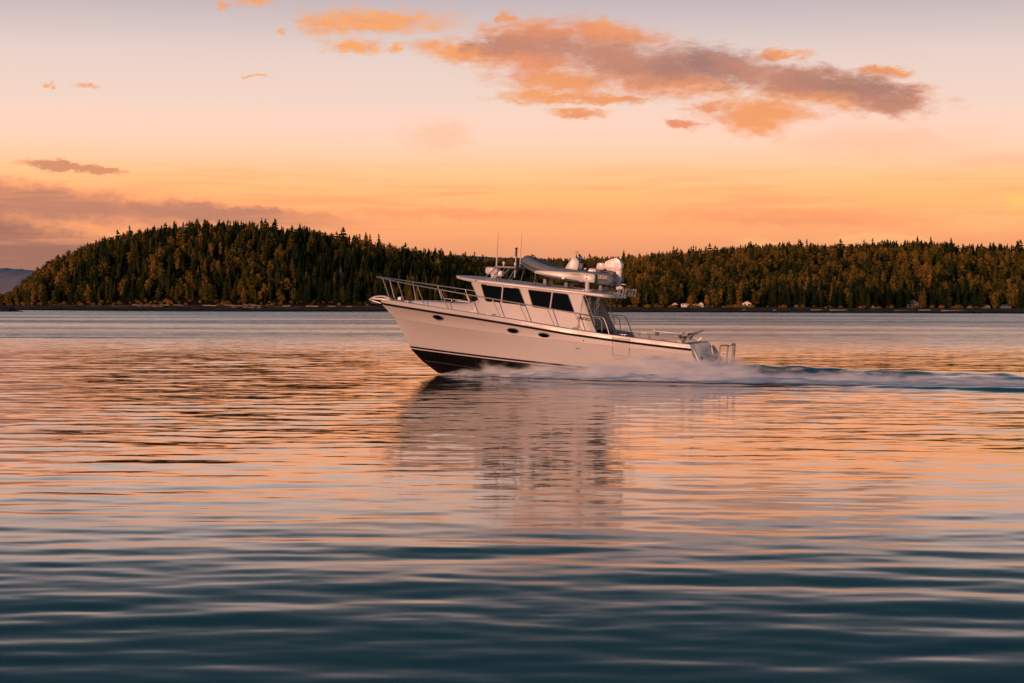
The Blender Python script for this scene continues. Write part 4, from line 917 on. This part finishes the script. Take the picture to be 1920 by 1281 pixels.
MB().tube([(7.35, -.4, 3.5), (7.37, -.4, 4.25)], 0.008, 5, radii=[.010, .005]).obj('whip', bpy.data.materials['faded_whip'], an2)
# davit with its boom beside the dinghy
dav = MB().tube([(4.56, .98, 2.47), (4.56, .98, 2.53)], .17, 14).tube([(4.56, .98, 2.50), (4.58, .98, 2.83)], .075, 14).obj('davit', GEL, yacht, smooth=40)
boom = MB().prism([(4.83, 2.800), (4.83, 3.075), (6.30, 3.025), (6.40, 3.0), (6.42, 2.955), (6.38, 2.915), (6.25, 2.905)], .92, 1.07).obj('boom', GEL, dav, bevel=0.018)
MB().prism([(4.84, 2.775), (4.34, 2.775), (4.31, 2.81), (4.31, 3.02), (4.36, 3.075), (4.84, 3.085)], .90, 1.09).obj('winch_box', GEL, dav, bevel=0.02)
MB().tube([(5.40, .995, 2.86), (5.40, 1.075, 2.86)], .05, 12).obj('sheave_boss', GEL, dav)
mb = MB()
for (x, z, r) in ((4.58, 3.01, .022), (4.585, 2.90, .030), (4.70, 2.81, .018), (5.40, 2.865, .018)): mb.tube([(x, 1.07, z), (x, 1.10, z)], r, 10)
mb.obj('bolt', DARKP, dav)
MB().box((4.93, 1.075, 3.00), (.42, .006, .018)).box((4.80, 1.077, 3.01), (.075, .008, .05)).obj('decal', INK, dav, smooth=0)
MB().tube([(6.38, 1.0, 2.93), (6.40, 1.0, 2.62)], .012, 6).obj('tie_down_strap', DARKP, dav)
MB().box((6.40, 1.0, 2.58), (.07, .05, .09)).obj('strap_cleat', DARKP, dav, bevel=.008)

# lettering helper
def letters(txt, size, name, parent, mtx, m, shear=0.0, depth=0.002, off=0.0, xs=1.0):
    cu = bpy.data.curves.new(name, 'FONT'); cu.body = txt; cu.size = size; cu.shear = shear; cu.extrude = depth; cu.offset = off; cu.align_x = 'LEFT'
    o = bpy.data.objects.new(name + '_tmp', cu); COL.objects.link(o)
    dg = bpy.context.evaluated_depsgraph_get(); me = bpy.data.meshes.new_from_object(o.evaluated_get(dg)); bpy.data.objects.remove(o)
    me.transform(Matrix.Diagonal((xs, 1, 1, 1))); me.materials.clear(); me.materials.append(m)
    o = bpy.data.objects.new(name, me); COL.objects.link(o); o.parent = parent; o.matrix_local = mtx; return o
# text plane: reading direction runs aft (-x), up is z, facing port (+y)
def facing_port(x, y, z, tilt=0.0, lean=0.0):
    m = Matrix(((-1, 0, 0, x), (0, 0, 1, y), (0, 1, 0, z), (0, 0, 0, 1)))
    return m @ Matrix.Rotation(tilt, 4, 'Z') @ Matrix.Rotation(-lean, 4, 'X')
letters('LINDELL', 0.135, 'lettering', yacht, facing_port(4.735, ys(4.6, 1.52) + 0.010, 1.535, R(-3.5), R(8.8)), INK, shear=0.35, off=0.004, xs=0.96)

# ================================================================== DINGHY (rests on the roof)
ding = tag(empty('inflatable_dinghy', BW), 'grey inflatable dinghy with white console and outboard, carried on the yacht roof', 'dinghy')
def dz(x): return 2.925 + 0.02 * (x - 3.9) + 0.30 * max(0, (x - 5.5) / 1.45) ** 1.9
path = [(3.72, .66), (4.4, .67), (5.2, .67), (5.9, .64), (6.4, .54), (6.75, .36), (6.93, .14), (6.96, 0)]
pp = spline([(x, y, dz(x)) for x, y in path], 5)
fullp = pp[:-1] + [Vector((p.x, -p.y, p.z)) for p in pp[::-1]]
rad_ = [0.205 * (0.55 + 0.45 * min(1, (p.x - 3.70) / 0.22)) for p in fullp]
rad_[0] = rad_[-1] = 0.06
MB().tube(fullp, .2, 16, radii=rad_).obj('buoyancy_tube', PVC, ding, smooth=60)
def strake_pt(p): 
    n = Vector((0, 0, 0)); 
    return p
sp = []
for i, p in enumerate(fullp[2:-2]):
    j = i + 2; t = (fullp[j + 1] - fullp[j - 1]).normalized(); out = t.cross(Vector((0, 0, 1))).normalized(); out = -out if out.dot(Vector((p.x - 5.0, p.y, 0))) < 0 else out
    if abs(p.y) > .5 and out.y * p.y < 0: out = -out
    sp.append(p + out * 0.198 + Vector((0, 0, -0.035)))
MB().tube(sp, .030, 6).obj('rub_strake', PVCD, ding)
rows = []
for k in range(12):
    x = 3.85 + (6.95 - 3.85) * k / 11; zc = dz(x); wv = float(np.interp(x, [3.85, 5.9, 6.5, 6.95], [.55, .52, .38, .05])); kz = float(np.interp(x, [3.85, 5.4, 6.2, 6.95], [2.665, 2.70, 2.80, 3.22]))
    rows.append([Vector((x, wv * q, zc - .10 - (zc - .10 - kz) * (1 - abs(q)) ** .8 if abs(q) < 1 else zc - .10)) for q in (-1, -.7, -.35, 0, .35, .7, 1)])
mb = MB().grid(rows); mb.grid([[Vector((3.85, y, 2.9)) for y in (-.6, 0, .6)], [Vector((6.3, y * .6, 2.98)) for y in (-.6, 0, .6)]]); mb.box((3.86, 0, 2.93), (.05, 1.1, .42))
mb.obj('rigid_hull', PVC, ding)
cons = MB().prism([(5.56, 3.02), (5.555, 3.19), (5.40, 3.48), (5.335, 3.585), (5.22, 3.57), (5.10, 3.44), (5.10, 3.26), (5.16, 3.02)], -.30, .30).obj('console', OUTB, ding, bevel=.03)
MB().tube(spline([(5.40, .22, 3.52), (5.36, .22, 3.68), (5.31, .22, 3.745), (5.27, .22, 3.73), (5.25, .22, 3.58)], 4), .013, 6).tube(spline([(5.40, -.22, 3.52), (5.36, -.22, 3.68), (5.31, -.22, 3.745), (5.27, -.22, 3.73), (5.25, -.22, 3.58)], 4), .013, 6).tube([(5.31, -.22, 3.745), (5.31, .22, 3.745)], .013, 6).obj('grab_handle', STEEL, cons)
Wn = Vector((-.86, 0, .50)).normalized(); Wu = Vector((0, 1, 0)); Wv = Wn.cross(Wu)
cw = Vector((5.09, 0.02, 3.53)); ring = [cw + (Wu * math.cos(a) + Wv * math.sin(a)) * .165 for a in (2 * math.pi * k / 24 for k in range(25))]
whl = MB().tube(ring, .017, 6, caps=False).tube([cw + Wn * .01, cw - Wn * .12], .02, 6)
for k in range(3):
    a = k * 2.094 + .5; whl.tube([cw, cw + (Wu * math.cos(a) + Wv * math.sin(a)) * .16], .012, 5)
whl.obj('steering_wheel', DARKP, cons)
MB().box((5.08, 0, 3.46), (.05, .34, .16), rot=Matrix.Rotation(R(-28), 3, 'Y')).obj('dash_panel', DARKP, cons, bevel=.01)
MB().box((4.68, 0, 3.14), (.44, .72, .20)).obj('seat', OUTB, ding, bevel=.04)
MB().box((4.68, 0, 3.02), (.36, .6, .18)).obj('seat_base', PVC, ding, bevel=.02)
MB().tube([(4.92, .40, 3.12), (4.80, .40, 3.14), (4.62, .36, 3.40)], .05, 8, radii=[.075, .05, .02]).obj('tie_down_strap', DARKP, ding)
ob = empty('outboard_motor'); ob.parent = ding
MB().prism(round_poly([(4.53, 3.27), (4.50, 3.42), (4.44, 3.46), (4.24, 3.455), (4.22, 3.27), (4.27, 3.22), (4.48, 3.22)], .03, 2), -.13, .13).obj('tiller_cover', OUTB, ob, bevel=.025)
cowl = [(4.235, 3.33), (4.225, 3.50), (4.02, 3.605), (3.84, 3.655), (3.74, 3.60), (3.655, 3.46), (3.645, 3.37), (3.66, 3.30), (3.90, 3.22), (4.15, 3.22)]
cw_ = MB().prism(round_poly(cowl, .04, 2), -.165, .165).obj('cowling', OUTB, ob, bevel=.055, seg=3)
MB().prism([(4.22, 3.27), (3.66, 3.36), (3.66, 3.345), (4.22, 3.255)], -.170, .170).obj('cowling_seam', DARKP, ob)
MB().prism([(4.03, 3.545), (3.90, 3.585), (3.905, 3.60), (4.04, 3.56)], -.1685, .1685).obj('cowling_mark', DARKP, ob)
MB().prism([(3.985, 3.235), (3.665, 3.31), (3.645, 2.90), (3.72, 2.79), (3.80, 2.79), (3.93, 3.0)], -.105, .105).obj('midsection', OUTB, ob, bevel=.03)
MB().prism([(3.80, 2.86), (3.66, 2.82), (3.47, 2.80), (3.47, 2.78), (3.66, 2.77), (3.62, 2.58), (3.78, 2.58), (3.84, 2.80)], -.035, .035).obj('lower_unit', OUTB, ob, bevel=.012)
MB().tube([(3.80, 0, 2.665), (3.62, 0, 2.67), (3.52, 0, 2.675)], .05, 10, radii=[.02, .055, .03]).obj('gearcase', OUTB, ob)
mb = MB()
for k in range(3):
    a = 2.094 * k; d = Vector((0, math.cos(a), math.sin(a))); e = Vector((0, -math.sin(a), math.cos(a))); c0 = Vector((3.52, 0, 2.70))
    mb.add([c0 + e * -.03, c0 + d * .06 + e * -.07 + Vector((.03, 0, 0)), c0 + d * .14 - e * .02 + Vector((.01, 0, 0)), c0 + d * .11 + e * .06 - Vector((.03, 0, 0)), c0 + e * .03 - Vector((.02, 0, 0)), c0 + d * .07 + Vector((.012, 0, 0))], [(0, 1, 5), (1, 2, 5), (2, 3, 5), (3, 4, 5), (4, 0, 5)])
mb.tube([(3.58, 0, 2.70), (3.47, 0, 2.70)], .035, 8).obj('propeller', DARKP, ob)
MB().box((4.05, 0, 3.17), (.46, .24, .06)).box((4.02, 0, 3.08), (.10, .26, .26)).obj('clamp_bracket', DARKP, ob, bevel=.012)
MB().tube(spline([(4.28, .05, 3.23), (4.36, .05, 3.17), (4.40, .05, 3.30), (4.25, .05, 3.40)], 4), .014, 6).obj('control_cable', DARKP, ob)
MB().box((4.095, .8715, 2.998), (.30, .006, .085)).obj('name_patch', mat('white_patch', (.6, .6, .6), .5), ding, smooth=0)
letters('APEX', 0.085, 'lettering', ding, facing_port(4.165, .876, 2.968), INK, off=0.003, xs=1.05)
MB().box((4.205, .8765, 3.0), (.05, .005, .055)).obj('logo_block', INK, ding, smooth=0)
mb = MB()
for k in range(5): mb.box((6.35 - k * .085, .60 + k * .012, dz(6.35 - k * .085) + .16 - k * .004), (.05, .03, .03))
mb.obj('registration_mark', INK, ding, smooth=0)
MB().tube(spline([(6.72, .18, 3.42), (6.80, .12, 3.50), (6.86, 0, 3.52), (6.80, -.12, 3.50), (6.72, -.18, 3.42)], 4), .016, 6).obj('bow_handle', DARKP, ding)
for x in (4.25, 5.45, 6.2):   # chocks under it belong to the roof
    MB().prism([(x - .07, 2.52), (x + .07, 2.52), (x + .05, 2.70 + .05 * (x > 6)), (x - .05, 2.70 + .05 * (x > 6))], -.42, .42).obj('dinghy_chock', PVC, roof, bevel=.012)

# ================================================================== WAKE
def at_sc(s, c, z): return (O_[0] + A_[0] * s + PD[0] * c, O_[1] + A_[1] * s + PD[1] * c, z)
FOAM = bpy.data.materials.new('wake_foam_white'); FOAM.use_nodes = True; T = NT(FOAM.node_tree); b = T.n['Principled BSDF']
g = T.node('ShaderNodeNewGeometry'); tcn = T.node('ShaderNodeTexCoord'); ox, oy, oz = T.sep(tcn.outputs['Object'])
at_ = T.node('ShaderNodeAttribute', attribute_name='den')
nz = T.noise(T.xyz(T.m('MULTIPLY', ox, 0.30), T.m('MULTIPLY', oy, 1.2), 0), 1.3, 5, 0.6)
nz2 = T.noise(T.xyz(T.m('MULTIPLY', ox, 0.5), T.m('MULTIPLY', oy, 2.2), 3), 3.0, 4, 0.6)
al = T.mr(T.m('ADD', T.m('ADD', at_.outputs['Fac'], T.m('MULTIPLY', T.m('SUBTRACT', nz, 0.5), 1.5)), T.m('MULTIPLY', T.m('SUBTRACT', nz2, 0.5), 0.9)), 0.1, 0.75)
T.put(b.inputs['Alpha'], al); T.put(b.inputs['Base Color'], T.mix(T.mr(nz2, 0.35, 0.65), (0.40, 0.48, 0.55, 1), (0.86, 0.90, 0.94, 1))); b.inputs['Roughness'].default_value = 0.85
b.inputs['Specular IOR Level'].default_value = 0.1
ss = np.concatenate([np.arange(0.1, 26, 0.14), np.arange(26, 60, 0.6)]); NC = 46
rows = []; den = []
for s in ss:
    cf = float(np.interp(s, *CF)); row = []
    c_in = float(np.interp(s, [0, 3, 9.5, 10.5, 13, 20, 60], [0.0, 0.6, 1.2, 0.4, 0.6, 0.9, 2.5]))
    for j in range(NC):
        q = j / (NC - 1); c = c_in + (cf - c_in) * q
        base = float(wake_h(np.float64(s), np.float64(c)))
        lump = 0.55 + 0.55 * mnoise.noise(Vector((s * 0.32, c * 0.9, 0))) + 0.35 * mnoise.noise(Vector((s * 0.9, c * 2.2, 4))) + 0.16 * mnoise.noise(Vector((s * 2.6, c * 5.0, 9)))
        e = math.sin(math.pi * min(1, (1 - q) * 1.15)) ** 0.7 if q > 0.13 else min(1, q / 0.13) ** 0.5
        hgt = float(np.interp(s, [0, 1, 4, 9, 14, 22, 60], [0.02, .14, .26, .34, .26, .18, .05]))
        row.append((s, c, base + 0.02 + hgt * e * max(0.05, lump)))
        den.append(float(np.interp(q, [0, .15, .55, .93, 1], [.12, .22, .66, 1.0, .4])) * float(np.interp(s, [0, .5, 12, 26, 60], [.4, 1, 1.1, 1.1, .4])))
    rows.append(row)
fo = MB().grid(rows).obj('wake_foam', FOAM, clean=False); tag(fo, kind='stuff')
fa = fo.data.attributes.new('den', 'FLOAT', 'POINT'); fa.data.foreach_set('value', den)
WM = Matrix(((A_[0], PD[0], 0, O_[0]), (A_[1], PD[1], 0, O_[1]), (0, 0, -1, 0), (0, 0, 0, 1)))
WM = Matrix(((A_[0], PD[0], 0, O_[0]), (A_[1], PD[1], 0, O_[1]), (0, 0, 1, 0), (0, 0, 0, 1)))
fo.matrix_world = WM
# spray: a low drifting mist along the port side and astern
SPR = bpy.data.materials.new('spray_mist'); SPR.use_nodes = True; T = NT(SPR.node_tree); T.n.clear()
tcn = T.node('ShaderNodeTexCoord'); ox, oy, oz = T.sep(tcn.outputs['Object'])
curve = lambda pts: T.ramp(T.m('DIVIDE', T.m('ADD', ox, 1.0), 30.0), [((p + 1) / 30, v) for p, v in pts])
hm = curve([(-0.5, 0.03), (0.4, .16), (1.2, .40), (3, .62), (5, .76), (7, .95), (9.3, .95), (10.5, .92), (12, .55), (17, .42), (29, .35)])
cfr = T.m('MULTIPLY', curve([(-.3, 0.02), (1.3, .21), (4.3, .50), (6.4, .68), (10, .82), (13.2, .84), (16.4, .91), (29, 1.0)]), 7.0)
nz = T.noise(T.xyz(T.m('MULTIPLY', ox, .45), oy, T.m('MULTIPLY', oz, 1.5)), 1.6, 6, .62)
q = T.m('DIVIDE', oz, hm)
vert = T.m('SUBTRACT', T.m('SUBTRACT', 1.0, q), T.m('MULTIPLY', T.m('SUBTRACT', nz, .40), 3.4), clamp=True)
lat = T.m('MULTIPLY', T.mr(T.m('DIVIDE', oy, cfr), .98, .55), T.mr(oy, T.m('ADD', -1.6, T.mr(ox, 9.8, 12.0, 0.0, 4.4)), T.m('ADD', 0.2, T.mr(ox, 9.8, 12.0, 0.0, 4.6))))
dens = T.m('MULTIPLY', T.m('MULTIPLY', T.m('POWER', vert, 2.0), lat), T.m('MULTIPLY', T.mr(ox, -.2, 1.0), T.mr(ox, 27, 12, 0.25, 1.0)))
vs_ = T.node('ShaderNodeVolumeScatter'); vs_.inputs['Color'].default_value = (.90, .96, 1.0, 1); vs_.inputs['Anisotropy'].default_value = -0.25
T.put(vs_.inputs['Density'], T.m('MULTIPLY', dens, 14.0))
o_ = T.node('ShaderNodeOutputMaterial'); T.l.new(vs_.outputs[0], o_.inputs['Volume'])
SPR.cycles.volume_step_rate = 0.12 if hasattr(SPR.cycles, 'volume_step_rate') else 0
spb = MB().box((13.7, 2.75, .55), (28.2, 8.7, 1.3)).obj('spray', SPR, smooth=0); spb.matrix_world = WM; tag(spb, kind='stuff')
